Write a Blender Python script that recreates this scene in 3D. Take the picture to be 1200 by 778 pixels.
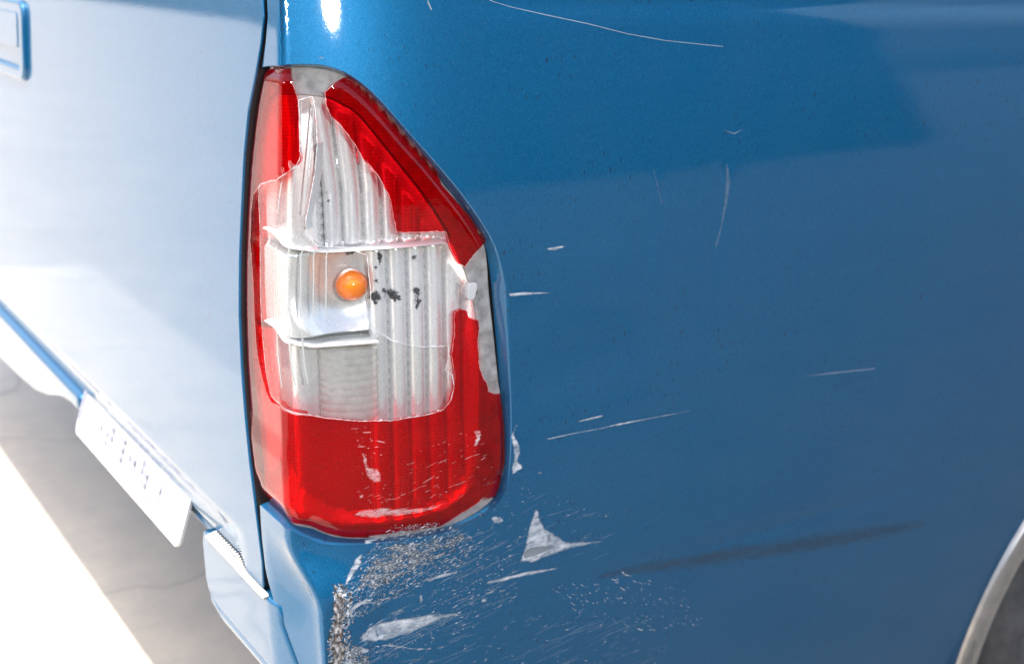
import math
import numpy as np
import bpy, bmesh, math, random
from mathutils import Vector
from mathutils.geometry import delaunay_2d_cdt
for o in list(bpy.data.objects): bpy.data.objects.remove(o)
SC=bpy.context.scene
COL=SC.collection
RNG=np.random.default_rng(7); random.seed(7)
# ------------------------------------------------------------------ camera, sky, sun, flash, exposure
cam=bpy.data.cameras.new('camera'); camo=bpy.data.objects.new('camera',cam); COL.objects.link(camo)
camo.location=(-0.420,-1.040,1.244)
YAW,PITCH=math.radians(30.7),math.radians(15.9)
camo.rotation_euler=(math.pi/2-PITCH,0,-YAW)
cam.sensor_width=36; cam.lens=1667/1200*36
cam.clip_start=0.05; cam.clip_end=600
cam.dof.use_dof=True; cam.dof.focus_distance=1.17; cam.dof.aperture_fstop=6.3; cam.dof.aperture_blades=7
SC.camera=camo
W=bpy.data.worlds.new('World'); SC.world=W; W.use_nodes=True
wn=W.node_tree.nodes; wl=W.node_tree.links
sky=wn.new('ShaderNodeTexSky'); sky.sky_type='NISHITA'; sky.sun_disc=False
SUN_EL,SUN_AZ=math.radians(72),math.radians(178)      # azimuth of the sun, measured from +X towards +Y
sky.sun_elevation=SUN_EL; sky.sun_rotation=math.pi/2-SUN_AZ
sky.air_density=1.0; sky.dust_density=4.0; sky.ozone_density=1.0
bg=wn['Background']; bg.inputs['Strength'].default_value=0.15
wl.new(sky.outputs[0],bg.inputs['Color'])
sun=bpy.data.lights.new('sun','SUN'); sun.energy=2.1; sun.angle=math.radians(0.53); sun.color=(1,0.955,0.89)
suno=bpy.data.objects.new('sun',sun); COL.objects.link(suno)
sd=Vector((math.cos(SUN_EL)*math.cos(SUN_AZ),math.cos(SUN_EL)*math.sin(SUN_AZ),math.sin(SUN_EL)))
suno.rotation_euler=sd.to_track_quat('Z','Y').to_euler(); suno.location=sd*8
# the photographer's flash: its round highlights stand on the body corner, the lamp and the bulb
fl=bpy.data.lights.new('camera_flash','POINT'); fl.energy=13.0; fl.shadow_soft_size=0.045
flo=bpy.data.objects.new('camera_flash',fl); COL.objects.link(flo); flo.location=(-0.12,-1.12,1.31)
vs=SC.view_settings; vs.view_transform='Standard'; vs.look='None'; vs.gamma=1; vs.use_curve_mapping=False
vs.exposure=1.42
SC.cycles.use_denoising=True
SC.cycles.max_bounces=14; SC.cycles.transparent_max_bounces=24; SC.cycles.glossy_bounces=6; SC.cycles.diffuse_bounces=4
SC.cycles.sample_clamp_indirect=6
SC.cycles.caustics_reflective=False; SC.cycles.caustics_refractive=False
# ------------------------------------------------------------------ traced lines, metres: (u along the skin, height)
LINE = {
'gap_l': [(-0.0170,1.2138),(-0.0139,1.1874),(-0.0111,1.1741),(-0.0152,1.1537),(-0.0250,1.1290),(-0.0412,1.0961),(-0.0507,1.0593),(-0.0562,1.0220),(-0.0644,0.9682),(-0.0692,0.9134),(-0.0684,0.8664),(-0.0644,0.8194),(-0.0593,0.7802),(-0.0535,0.7490),(-0.0483,0.7175),(-0.0437,0.6853),(-0.0423,0.6601),(-0.0460,0.6324)],
'gap_r': [(-0.0098,1.2140),(-0.0067,1.1877),(-0.0040,1.1745),(-0.0071,1.1542),(-0.0142,1.1340)],
'gap_rb': [(-0.0407,0.7437),(-0.0409,0.7119),(-0.0377,0.6835),(-0.0305,0.6652),(-0.0214,0.6355),(-0.0095,0.5904),(0.0010,0.5440)],
'lip': [(-0.0114,1.1346),(0.0064,1.1370),(0.0320,1.1388),(0.0466,1.1388),(0.0596,1.1381),(0.0675,1.1361),(0.0797,1.1314),(0.0925,1.1226),(0.1059,1.1095),(0.1189,1.0942),(0.1324,1.0779),(0.1461,1.0623),(0.1606,1.0453),(0.1755,1.0271),(0.1877,1.0103),(0.1990,0.9933),(0.2072,0.9782),(0.2133,0.9616),(0.2179,0.9458),(0.2208,0.9324),(0.2216,0.9067),(0.2225,0.8750),(0.2237,0.8428),(0.2241,0.8101),(0.2233,0.7812),(0.2211,0.7606),(0.2171,0.7436),(0.2048,0.7317),(0.1880,0.7252),(0.1663,0.7206),(0.1386,0.7203),(0.1103,0.7199),(0.0828,0.7207),(0.0587,0.7232),(0.0441,0.7260),(0.0308,0.7336),(0.0195,0.7439),(-0.0160,0.7437),(-0.0390,0.7445)],
'lamp': [(-0.0231,1.1303),(-0.0106,1.1326),(0.0030,1.1328),(0.0383,1.1342),(0.0572,1.1323),(0.0681,1.1300),(0.0775,1.1266),(0.0869,1.1206),(0.1002,1.1081),(0.1123,1.0946),(0.1286,1.0745),(0.1454,1.0555),(0.1597,1.0376),(0.1745,1.0193),(0.1867,1.0026),(0.1960,0.9873),(0.2023,0.9751),(0.2037,0.9604),(0.2054,0.9366),(0.2084,0.9145),(0.2118,0.8818),(0.2156,0.8484),(0.2179,0.8380),(0.2182,0.8144),(0.2184,0.7803),(0.2176,0.7491),(0.2149,0.7391),(0.2029,0.7319),(0.1883,0.7252),(0.1686,0.7204),(0.1408,0.7192),(0.1136,0.7195),(0.0870,0.7211),(0.0644,0.7238),(0.0464,0.7296),(0.0269,0.7414),(-0.0010,0.7475),(-0.0354,0.7467),(-0.0479,0.7465),(-0.0563,0.7604),(-0.0640,0.7885),(-0.0707,0.8297),(-0.0734,0.8787),(-0.0715,0.9240),(-0.0693,0.9637),(-0.0641,0.9995),(-0.0580,1.0345),(-0.0485,1.0695),(-0.0370,1.1040),(-0.0277,1.1216)],
'red_main': [(-0.0238,1.1282),(-0.0105,1.1317),(0.0082,1.1335),(0.0313,1.1345),(0.0318,1.1322),(0.0339,1.1244),(0.0358,1.1178),(0.0377,1.1113),(0.0382,1.1009),(0.0373,1.0904),(0.0375,1.0786),(0.0367,1.0693),(0.0386,1.0653),(0.0376,1.0607),(0.0345,1.0581),(0.0312,1.0589),(0.0296,1.0623),(0.0273,1.0614),(0.0278,1.0577),(0.0281,1.0530),(0.0262,1.0511),(0.0237,1.0538),(0.0231,1.0571),(0.0200,1.0556),(0.0221,1.0511),(0.0179,1.0488),(0.0135,1.0500),(0.0179,1.0459),(0.0025,1.0435),(-0.0142,1.0386),(-0.0294,1.0329),(-0.0412,1.0255),(-0.0471,1.0097),(-0.0475,0.9940),(-0.0503,0.9834),(-0.0470,0.9682),(-0.0440,0.9484),(-0.0434,0.9380),(-0.0435,0.9241),(-0.0418,0.9098),(-0.0413,0.8966),(-0.0370,0.8812),(-0.0267,0.8637),(-0.0179,0.8534),(-0.0067,0.8491),(0.0144,0.8514),(0.0272,0.8461),(0.0364,0.8442),(0.0525,0.8407),(0.0784,0.8362),(0.0971,0.8343),(0.1092,0.8335),(0.1272,0.8342),(0.1436,0.8347),(0.1561,0.8364),(0.1636,0.8434),(0.1672,0.8550),(0.1686,0.8669),(0.1649,0.8865),(0.1682,0.9039),(0.1682,0.9198),(0.1693,0.9236),(0.1741,0.9255),(0.1800,0.9230),(0.1816,0.9176),(0.1918,0.9125),(0.1926,0.9064),(0.1905,0.8947),(0.1924,0.8703),(0.1974,0.8572),(0.1993,0.8559),(0.2020,0.8462),(0.2088,0.8415),(0.2167,0.8398),(0.2185,0.8266),(0.2194,0.7768),(0.2187,0.7498),(0.2151,0.7399),(0.2035,0.7429),(0.1954,0.7464),(0.1909,0.7412),(0.1763,0.7357),(0.1643,0.7295),(0.1556,0.7243),(0.1374,0.7262),(0.1165,0.7266),(0.1001,0.7259),(0.0838,0.7256),(0.0871,0.7229),(0.0649,0.7256),(0.0469,0.7317),(0.0273,0.7434),(0.0011,0.7500),(-0.0328,0.7490),(-0.0450,0.7491),(-0.0527,0.7627),(-0.0601,0.7899),(-0.0664,0.8312),(-0.0695,0.8799),(-0.0677,0.9250),(-0.0651,0.9647),(-0.0601,1.0002),(-0.0543,1.0352),(-0.0450,1.0701),(-0.0336,1.1044),(-0.0254,1.1219)],
'red_top': [(0.0613,1.1153),(0.0664,1.1197),(0.0734,1.1241),(0.0791,1.1264),(0.0845,1.1245),(0.0938,1.1183),(0.1102,1.1052),(0.1242,1.0891),(0.1405,1.0679),(0.1553,1.0506),(0.1606,1.0343),(0.1740,1.0192),(0.1862,1.0053),(0.1955,0.9915),(0.2006,0.9838),(0.2010,0.9808),(0.1936,0.9773),(0.1887,0.9743),(0.1837,0.9684),(0.1788,0.9635),(0.1725,0.9668),(0.1695,0.9728),(0.1651,0.9819),(0.1623,0.9935),(0.1608,0.9958),(0.1487,0.9968),(0.1177,0.9986),(0.1158,1.0059),(0.1130,1.0254),(0.1079,1.0380),(0.1013,1.0493),(0.0933,1.0591),(0.0987,1.0495),(0.0908,1.0607),(0.0819,1.0771),(0.0729,1.0894),(0.0651,1.0969),(0.0621,1.1042)],
'clear': [(-0.0287,1.0323),(-0.0236,1.0365),(0.0025,1.0431),(0.0135,1.0451),(0.0208,1.0486),(0.0277,1.0528),(0.0341,1.0574),(0.0380,1.0648),(0.0386,1.0881),(0.0392,1.1098),(0.0505,1.1123),(0.0520,1.1014),(0.0519,1.0740),(0.0485,1.0500),(0.0424,1.0258),(0.0388,1.0104),(0.0397,1.0005),(0.0486,0.9908),(0.0721,0.9882),(0.0900,0.9807),(0.0919,0.9514),(0.0924,0.9218),(0.0921,0.9161),(0.0985,0.9141),(0.1091,0.9058),(0.1252,0.8998),(0.1402,0.8961),(0.1587,0.8945),(0.1618,0.8951),(0.1617,0.8870),(0.1584,0.8725),(0.1654,0.8674),(0.1668,0.8551),(0.1631,0.8439),(0.1557,0.8369),(0.1436,0.8351),(0.1272,0.8346),(0.1092,0.8339),(0.0972,0.8351),(0.0784,0.8367),(0.0525,0.8415),(0.0365,0.8453),(0.0272,0.8476),(0.0146,0.8537),(-0.0080,0.8554),(-0.0179,0.8743),(-0.0233,0.9024),(-0.0257,0.9238),(-0.0265,0.9454),(-0.0251,0.9754),(-0.0253,1.0032),(-0.0270,1.0189)],
'rim_o': [(-0.0142,1.0386),(-0.0294,1.0329),(-0.0412,1.0255),(-0.0471,1.0097),(-0.0475,0.9940),(-0.0503,0.9834),(-0.0470,0.9682),(-0.0440,0.9484),(-0.0434,0.9380),(-0.0435,0.9241),(-0.0418,0.9098),(-0.0413,0.8966),(-0.0370,0.8812),(-0.0267,0.8637),(-0.0179,0.8534),(-0.0067,0.8491),(0.0143,0.8499),(0.0272,0.8454),(0.0363,0.8411)],
'rim_i': [(-0.0232,1.0365),(-0.0335,1.0322),(-0.0390,1.0251),(-0.0392,1.0102),(-0.0396,0.9945),(-0.0391,0.9846),(-0.0398,0.9686),(-0.0417,0.9479),(-0.0412,0.9374),(-0.0407,0.9237),(-0.0401,0.9090),(-0.0378,0.8962),(-0.0349,0.8805),(-0.0312,0.8664),(-0.0249,0.8530),(-0.0147,0.8489),(0.0069,0.8504),(0.0255,0.8469),(0.0343,0.8430)],
'shelf_f': [(-0.0378,1.0023),(-0.0090,1.0023),(0.0194,1.0024),(0.0283,0.9999),(0.0373,0.9978),(0.0471,0.9964),(0.0598,0.9954),(0.0691,0.9952),(0.0908,0.9879),(0.1199,0.9866),(0.1392,0.9863),(0.1636,0.9849)],
'shelf_b': [(0.0086,0.9949),(0.0248,0.9956),(0.0369,0.9910),(0.0481,0.9870),(0.0565,0.9859),(0.0687,0.9869),(0.0859,0.9871),(0.1054,0.9869),(0.1640,0.9825)],
'mid_f': [(-0.0225,0.9217),(0.0016,0.9214),(0.0232,0.9206),(0.0306,0.9161),(0.0392,0.9127),(0.0521,0.9108),(0.0679,0.9095),(0.0825,0.9096),(0.0920,0.9117)],
'mid_b': [(-0.0224,0.9232),(0.0158,0.9338),(0.0286,0.9372),(0.0417,0.9382),(0.0546,0.9386),(0.0689,0.9359),(0.0803,0.9316),(0.0888,0.9274),(0.0914,0.9149)],
'well': [(-0.0879,0.9679),(-0.0718,0.9754),(-0.0333,0.9837),(0.0298,0.9867),(0.0576,0.9808),(0.0785,0.9783),(0.0950,0.9715),(0.0978,0.9519),(0.0977,0.8988),(0.0971,0.8442),(0.0807,0.8361),(0.0512,0.8368),(0.0189,0.8498),(-0.0578,0.8435),(-0.0848,0.8571),(-0.0923,0.8958)],
'bulb': [(0.0767,0.9513)],
'bulb_rim': [(0.0932,0.9504),(0.0761,0.9371)],
'drum': [(0.0346,0.9228),(0.0326,0.8663),(0.0930,0.9059),(0.0932,0.8556)],
'flute_up': [(0.0474,1.0205),(0.0693,1.0195),(0.0923,1.0186),(0.1121,1.0176),(0.1299,1.0055),(0.1485,1.0041),(0.1655,0.9951)],
'flute_mid': [(0.0939,0.9447),(0.1139,0.9433),(0.1331,0.9418),(0.1513,0.9399),(0.1685,0.9379),(0.1853,0.9358),(0.2021,0.9337)],
'clip': [(0.1857,0.9454),(0.1922,0.9456),(0.1928,0.9371),(0.1891,0.9321),(0.1845,0.9318),(0.1844,0.9419)],
'soot': [(0.1005,0.9410),(0.1183,0.9404),(0.1226,0.9386),(0.1406,0.9392),(0.1019,0.9544),(0.0994,0.9358),(0.1054,0.9743),(0.1015,0.9671),(0.1391,0.9718),(0.1404,0.9324),(0.1087,0.9457),(0.0557,1.0241),(0.0366,1.0163),(0.0542,1.0313),(0.0543,1.0170),(0.0626,0.9810),(0.0764,0.9774)],
'rib_mid_0': [(0.0088,0.9891),(0.0034,0.9802),(0.0026,0.9582),(0.0010,0.9268)],
'rib_low_0': [(0.0048,0.9210),(0.0054,0.8995),(0.0085,0.8852),(0.0133,0.8683)],
'rib_mid_1': [(0.0253,0.9902),(0.0237,0.9833),(0.0233,0.9617),(0.0224,0.9311)],
'rib_low_1': [(0.0233,0.9208),(0.0234,0.9030),(0.0242,0.8881),(0.0258,0.8715)],
'rib_mid_2': [(0.0349,0.9888),(0.0329,0.9830),(0.0320,0.9614),(0.0307,0.9309)],
'rib_low_2': [(0.0314,0.9168),(0.0316,0.9027),(0.0323,0.8876),(0.0345,0.8723)],
'rib_mid_3': [(0.0459,0.9873),(0.0438,0.9825),(0.0429,0.9609),(0.0412,0.9303)],
'rib_mid_4': [(0.0569,0.9858),(0.0549,0.9820),(0.0539,0.9603),(0.0523,0.9296)],
'rib_up_0': [(0.0272,1.0153),(0.0290,1.0397),(0.0343,1.0673),(0.0403,1.1081)],
'rib_up_1': [(0.0367,1.0170),(0.0400,1.0393),(0.0464,1.0772),(0.0511,1.1092)],
'rib_up_2': [(0.0102,1.0173),(0.0142,1.0285),(0.0186,1.0438)],
'diag': [(0.0520,1.0736),(0.0487,1.0529),(0.0431,1.0287),(0.0379,1.0113),(0.0388,0.9999)],
}
SCRATCH = {
'wedge': [(0.2507,0.7268),(0.2565,0.7211),(0.2579,0.7112),(0.2649,0.7007),(0.2758,0.6928),(0.2879,0.6823),(0.3136,0.6767),(0.3481,0.6695),(0.3261,0.6691),(0.2925,0.6707),(0.2675,0.6686),(0.2487,0.6660),(0.2344,0.6709),(0.2368,0.6788),(0.2393,0.6871),(0.2423,0.7032),(0.2464,0.7173)],
'streak_a': [(0.2037,0.6616),(0.2471,0.6606),(0.2759,0.6565),(0.3007,0.6497),(0.2729,0.6529),(0.2411,0.6546),(0.2193,0.6547),(0.1963,0.6567)],
'streak_b': [(0.1947,0.6589),(0.1677,0.6645),(0.1384,0.6663),(0.1141,0.6661),(0.0824,0.6681),(0.0558,0.6696),(0.0439,0.6664),(0.0454,0.6605),(0.0590,0.6648),(0.0862,0.6645),(0.1173,0.6631),(0.1414,0.6630),(0.1678,0.6621),(0.1948,0.6568)],
'streak_c': [(0.1259,0.6757),(0.1325,0.6778),(0.1528,0.6805),(0.1732,0.6796),(0.1917,0.6771),(0.1821,0.6759),(0.1616,0.6750),(0.1413,0.6747)],
'streak_d': [(0.0525,0.6322),(0.0686,0.6438),(0.1010,0.6450),(0.1419,0.6420),(0.1805,0.6353),(0.2050,0.6312),(0.2252,0.6285),(0.2051,0.6278),(0.1807,0.6301),(0.1540,0.6310),(0.1393,0.6271),(0.1212,0.6233),(0.1014,0.6220),(0.0787,0.6232),(0.0590,0.6287)],
'streak_e': [(0.0938,0.6513),(0.1111,0.6528),(0.1298,0.6527),(0.1144,0.6497),(0.1010,0.6474)],
'edge': [(0.0766,0.7144),(0.0778,0.7108),(0.0720,0.7022),(0.0608,0.6945),(0.0511,0.6879),(0.0438,0.6822),(0.0379,0.6802),(0.0434,0.6862),(0.0550,0.6979),(0.0676,0.7094)],
'patch_a': [(0.2016,0.7250),(0.2076,0.7271),(0.2168,0.7230),(0.2184,0.7183),(0.2109,0.7157),(0.2048,0.7191)],
'long_a': [(0.2611,0.7913),(0.2901,0.7919),(0.3241,0.7911),(0.3385,0.7920),(0.3737,0.7915),(0.4038,0.7908),(0.4284,0.7895),(0.4161,0.7891),(0.3798,0.7889),(0.3445,0.7886),(0.3242,0.7898),(0.2902,0.7901),(0.2639,0.7903)],
'long_b': [(0.2982,0.7997),(0.3095,0.8012),(0.3231,0.8020),(0.3243,0.8005),(0.3124,0.7989),(0.3011,0.7984)],
'long_c': [(0.2939,0.8022),(0.3094,0.8034),(0.3221,0.8036),(0.3225,0.8026),(0.3094,0.8017)],
'long_d': [(0.3883,0.7977),(0.4003,0.7987),(0.4109,0.7986),(0.4034,0.7974),(0.3914,0.7964)],
'chip_a': [(0.2218,0.8030),(0.2264,0.8119),(0.2344,0.8104),(0.2283,0.8086),(0.2266,0.8021),(0.2327,0.7911),(0.2339,0.7834),(0.2309,0.7766),(0.2381,0.7676),(0.2320,0.7651),(0.2243,0.7617),(0.2225,0.7708),(0.2254,0.7801),(0.2236,0.7928)],
'chip_b': [(0.2373,0.7673),(0.2469,0.7633),(0.2664,0.7568),(0.2651,0.7553),(0.2554,0.7565),(0.2442,0.7623)],
'spur': [(0.2204,0.9344),(0.2361,0.9337),(0.2628,0.9298),(0.2405,0.9309),(0.2221,0.9319)],
'top_line': [(0.1980,1.1898),(0.2124,1.1839),(0.2304,1.1789),(0.2637,1.1717),(0.3069,1.1628),(0.3474,1.1530),(0.3893,1.1455),(0.4546,1.1376),(0.4546,1.1371),(0.3893,1.1449),(0.3474,1.1524),(0.3069,1.1622),(0.2637,1.1711),(0.2304,1.1784),(0.2124,1.1834),(0.1980,1.1894)],
'smear_a': [(0.4571,1.0309),(0.4622,1.0305),(0.4657,1.0124),(0.4622,0.9899),(0.4567,0.9675),(0.4512,0.9499),(0.4460,0.9505),(0.4524,0.9729),(0.4559,0.9946),(0.4575,1.0132)],
'smear_b': [(0.3720,1.0332),(0.3759,1.0328),(0.3808,1.0176),(0.3868,0.9972),(0.3819,0.9977),(0.3759,1.0172)],
'tick_a': [(0.1509,1.1881),(0.1529,1.1840),(0.1549,1.1786),(0.1537,1.1786),(0.1514,1.1834)],
'tick_b': [(0.0591,1.1553),(0.0647,1.1585),(0.0710,1.1607),(0.0709,1.1584),(0.0652,1.1558),(0.0596,1.1526)],
'tick_c': [(0.0564,1.1447),(0.0605,1.1453),(0.0678,1.1411),(0.0623,1.1412),(0.0569,1.1423)],
'tick_d': [(0.0572,1.1797),(0.0584,1.1784),(0.0576,1.1758),(0.0563,1.1771)],
'dash_a': [(0.2531,0.9692),(0.2629,0.9727),(0.2872,0.9715),(0.2763,0.9689),(0.2673,0.9668)],
'dash_b': [(0.2842,1.0435),(0.3131,1.0441),(0.3549,1.0415),(0.3577,1.0398),(0.3131,1.0419),(0.2860,1.0411)],
'dash_c': [(0.4526,1.0616),(0.4680,1.0573),(0.4803,1.0604),(0.4680,1.0561)],
'dash_d': [(0.5691,0.8015),(0.6101,0.7995),(0.6711,0.7943),(0.6713,0.7929),(0.6104,0.7976)],
'dash_e': [(0.1890,0.6505),(0.2042,0.6495),(0.2228,0.6468),(0.2338,0.6440),(0.2198,0.6440),(0.2044,0.6456),(0.1921,0.6473)],
'dash_f': [(0.1571,0.6804),(0.1701,0.6867),(0.1760,0.6824),(0.1673,0.6815)],
'dash_g': [(0.0810,0.7265),(0.1068,0.7278),(0.1041,0.7261),(0.0895,0.7219),(0.0785,0.7187)],
'long_a2': [(0.2611,0.7916),(0.2901,0.7916),(0.3241,0.7909),(0.3385,0.7918),(0.3738,0.7910),(0.4039,0.7902),(0.4291,0.7894),(0.4039,0.7897),(0.3738,0.7903),(0.3385,0.7910),(0.3242,0.7903),(0.2901,0.7911),(0.2639,0.7906)],
'swirl_a': [(0.0380,0.6108),(0.0404,0.6202),(0.0463,0.6258),(0.0577,0.6254),(0.0727,0.6192),(0.0683,0.6152),(0.0557,0.6161),(0.0499,0.6106),(0.0481,0.6028),(0.0380,0.6043)],
'swirl_b': [(0.0423,0.6644),(0.0505,0.6695),(0.0646,0.6718),(0.0793,0.6705),(0.0726,0.6672),(0.0598,0.6656),(0.0501,0.6618),(0.0464,0.6544),(0.0431,0.6581)],
'swirl_c': [(0.0727,0.6208),(0.0982,0.6200),(0.1240,0.6106),(0.1474,0.6048),(0.1719,0.6050),(0.1574,0.6005),(0.1310,0.6040),(0.1003,0.6146)],
'chip_c': [(0.0245,0.6433),(0.0272,0.6470),(0.0298,0.6398),(0.0291,0.6273),(0.0264,0.6189),(0.0245,0.6292)],
'chip_d': [(0.0335,0.6196),(0.0380,0.6157),(0.0404,0.6073),(0.0364,0.6029),(0.0342,0.6097)],
'chip_e': [(0.0971,0.6933),(0.1025,0.6953),(0.1056,0.6932),(0.1018,0.6906),(0.0975,0.6904)],
'chip_f': [(0.1296,0.6632),(0.1345,0.6637),(0.1363,0.6569),(0.1323,0.6516),(0.1302,0.6574)],
'chip_g': [(0.1936,0.6443),(0.2003,0.6442),(0.2039,0.6391),(0.1989,0.6366),(0.1938,0.6402)],
}
DARK = {
'smear_dark': [(0.3163,0.6389),(0.3877,0.6402),(0.4862,0.6309),(0.5804,0.6197),(0.6680,0.6107),(0.7341,0.6029),(0.8152,0.5910),(0.7768,0.5777),(0.6732,0.5818),(0.5848,0.5907),(0.4898,0.6021),(0.4009,0.6126),(0.3274,0.6248)],
'wedge_grey': [(0.2405,0.6815),(0.2478,0.6842),(0.2649,0.6828),(0.2853,0.6779),(0.2700,0.6771),(0.2540,0.6737),(0.2389,0.6738)],
'wedge_chip': [(0.2653,0.6935),(0.2691,0.6944),(0.2694,0.6871),(0.2658,0.6844)],
}
GRIT = {
'grit_a': [(0.1042,0.7274),(0.1496,0.7235),(0.1780,0.7231),(0.1902,0.7060),(0.1555,0.6895),(0.1265,0.6785),(0.0864,0.6696),(0.0524,0.6702),(0.0367,0.6667),(0.0438,0.6822),(0.0702,0.7051)],
'grit_b': [(0.0352,0.6874),(0.0365,0.6833),(0.0430,0.6849),(0.0426,0.6778),(0.0466,0.6732),(0.0401,0.6674),(0.0426,0.6586),(0.0374,0.6515),(0.0407,0.6416),(0.0381,0.6332),(0.0443,0.6227),(0.0397,0.6119),(0.0415,0.5992),(0.0229,0.6049),(0.0262,0.6191),(0.0243,0.6319),(0.0282,0.6424),(0.0265,0.6541),(0.0292,0.6608),(0.0275,0.6722),(0.0310,0.6786)],
'grit_c': [(0.0399,0.6434),(0.0609,0.6269),(0.0789,0.6098),(0.0670,0.5855),(0.0397,0.5905)],
}
REDSC = {
'ra': [(0.0780,0.8217),(0.0820,0.8204),(0.0794,0.8112),(0.0859,0.8045),(0.0908,0.8022),(0.0858,0.7993),(0.0874,0.7947),(0.0957,0.7929),(0.0982,0.7873),(0.0989,0.7784),(0.0905,0.7777),(0.0839,0.7837),(0.0808,0.7980)],
'rb': [(0.0746,0.7698),(0.0821,0.7712),(0.0824,0.7662),(0.0795,0.7604),(0.0779,0.7650)],
'rc': [(0.0710,0.7515),(0.0786,0.7551),(0.0970,0.7555),(0.1105,0.7529),(0.1402,0.7487),(0.1677,0.7478),(0.1402,0.7428),(0.1137,0.7429),(0.0880,0.7441),(0.0739,0.7475)],
'rd': [(0.0848,0.7723),(0.1046,0.7771),(0.1372,0.7795),(0.1372,0.7782),(0.1046,0.7752),(0.0848,0.7702)],
're': [(0.1508,0.7797),(0.1713,0.7829),(0.1924,0.7851),(0.1918,0.7810),(0.1735,0.7809)],
'rf': [(0.1820,0.8222),(0.1965,0.8181),(0.1954,0.8160),(0.1843,0.8193)],
'rg': [(0.1832,0.8132),(0.1932,0.8135),(0.1951,0.8079),(0.1889,0.7953),(0.1822,0.7966),(0.1866,0.8063)],
'rh': [(0.1024,0.7331),(0.1249,0.7344),(0.1523,0.7341),(0.1459,0.7315),(0.1248,0.7306),(0.1064,0.7301)],
'ri': [(0.1606,0.7583),(0.1760,0.7585),(0.1894,0.7600),(0.1760,0.7552)],
'rj': [(0.1006,0.7619),(0.1248,0.7600),(0.1415,0.7544),(0.1436,0.7508),(0.1248,0.7583),(0.1025,0.7596)],
}
INNER = [(0.0328, 1.1158), (0.0617, 1.1124), (0.0744, 1.1066), (0.0894, 1.0985), (0.1112, 1.0719), (0.1333, 1.0445), (0.1483, 1.0254), (0.165, 0.9984), (0.1758, 0.9787), (0.1829, 0.9629), (0.1918, 0.939), (0.1974, 0.9074), (0.1998, 0.8756), (0.1999, 0.8355), (0.197, 0.7742), (0.1868, 0.7467), (0.1483, 0.7317), (0.0938, 0.732), (0.0525, 0.7366), (0.0174, 0.7518), (-0.0472, 0.7482), (-0.0694, 0.766), (-0.07, 0.8236), (-0.0711, 0.8717), (-0.0707, 0.927), (-0.0683, 0.966), (-0.0624, 1.0049), (-0.053, 1.0433), (-0.0403, 1.081), (-0.0279, 1.1049), (-0.0064, 1.1138)]
ZONE = {'a': [(0.0903, 0.7185), (0.1069, 0.7367), (0.1468, 0.7322), (0.1767, 0.7192), (0.1904, 0.6987), (0.173, 0.6854), (0.1295, 0.6692), (0.0666, 0.6563), (0.0408, 0.6476), (0.0374, 0.6776), (0.0619, 0.7022)], 'b': [(0.19, 0.7162), (0.2271, 0.69), (0.2391, 0.6328), (0.1754, 0.6133), (0.112, 0.6021), (0.0668, 0.6053), (0.0553, 0.641), (0.1386, 0.6584), (0.173, 0.6854)], 'c': [(0.2676, 0.6346), (0.3468, 0.635), (0.4356, 0.5908), (0.4756, 0.5391), (0.3969, 0.5509), (0.3097, 0.595)], 'd': [(0.1571, 0.6272), (0.3295, 0.5993), (0.4449, 0.5164), (0.4047, 0.4862), (0.0912, 0.5798)], 'r': [(0.1384, 0.8092), (0.1883, 0.8207), (0.2076, 0.8131), (0.2067, 0.7636), (0.1892, 0.7521), (0.1549, 0.744), (0.0993, 0.7469), (0.0919, 0.7675)], 'r2': [(0.0752, 0.8329), (0.0986, 0.8265), (0.0995, 0.7706), (0.0805, 0.7526), (0.0736, 0.7857)], 't': [(0.0348, 0.6897), (0.0458, 0.6886), (0.0493, 0.6761), (0.0435, 0.6516), (0.0471, 0.609), (0.0433, 0.59), (0.0233, 0.596), (0.0246, 0.6386)], 'e': [(0.1889, 0.7672), (0.2623, 0.7391), (0.3419, 0.6995), (0.3263, 0.6383), (0.2271, 0.69), (0.1897, 0.7248)]}
# ---- truck body skin: u = arc length round the rear corner (negative: tailgate, positive: bed side), z = height
def sstep(a,b,x):
    t=np.clip((x-a)/(b-a),0,1); return t*t*(3-2*t)
UA,UB=-0.065,0.30
_ut=np.linspace(UA,UB,7301)
_ph=np.radians(1*sstep(-0.065,0.0,_ut)+69*sstep(0.012,0.035,_ut)+20*sstep(0.024,0.204,_ut))
_h=_ut[1]-_ut[0]
_xt=np.concatenate([[0],np.cumsum((np.sin(_ph[1:])+np.sin(_ph[:-1]))*0.5*_h)])
_yt=np.concatenate([[0],np.cumsum((np.cos(_ph[1:])+np.cos(_ph[:-1]))*0.5*_h)])
_yt=_yt[-1]-_yt
OU=UA+_yt[0]-0.070; OS=UB-_xt[-1]-0.002   # shifts of u on the rear and on the side
def zc(u):                                 # shoulder crease of the bed side
    return 1.1815-0.029*(u-0.19)
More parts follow.
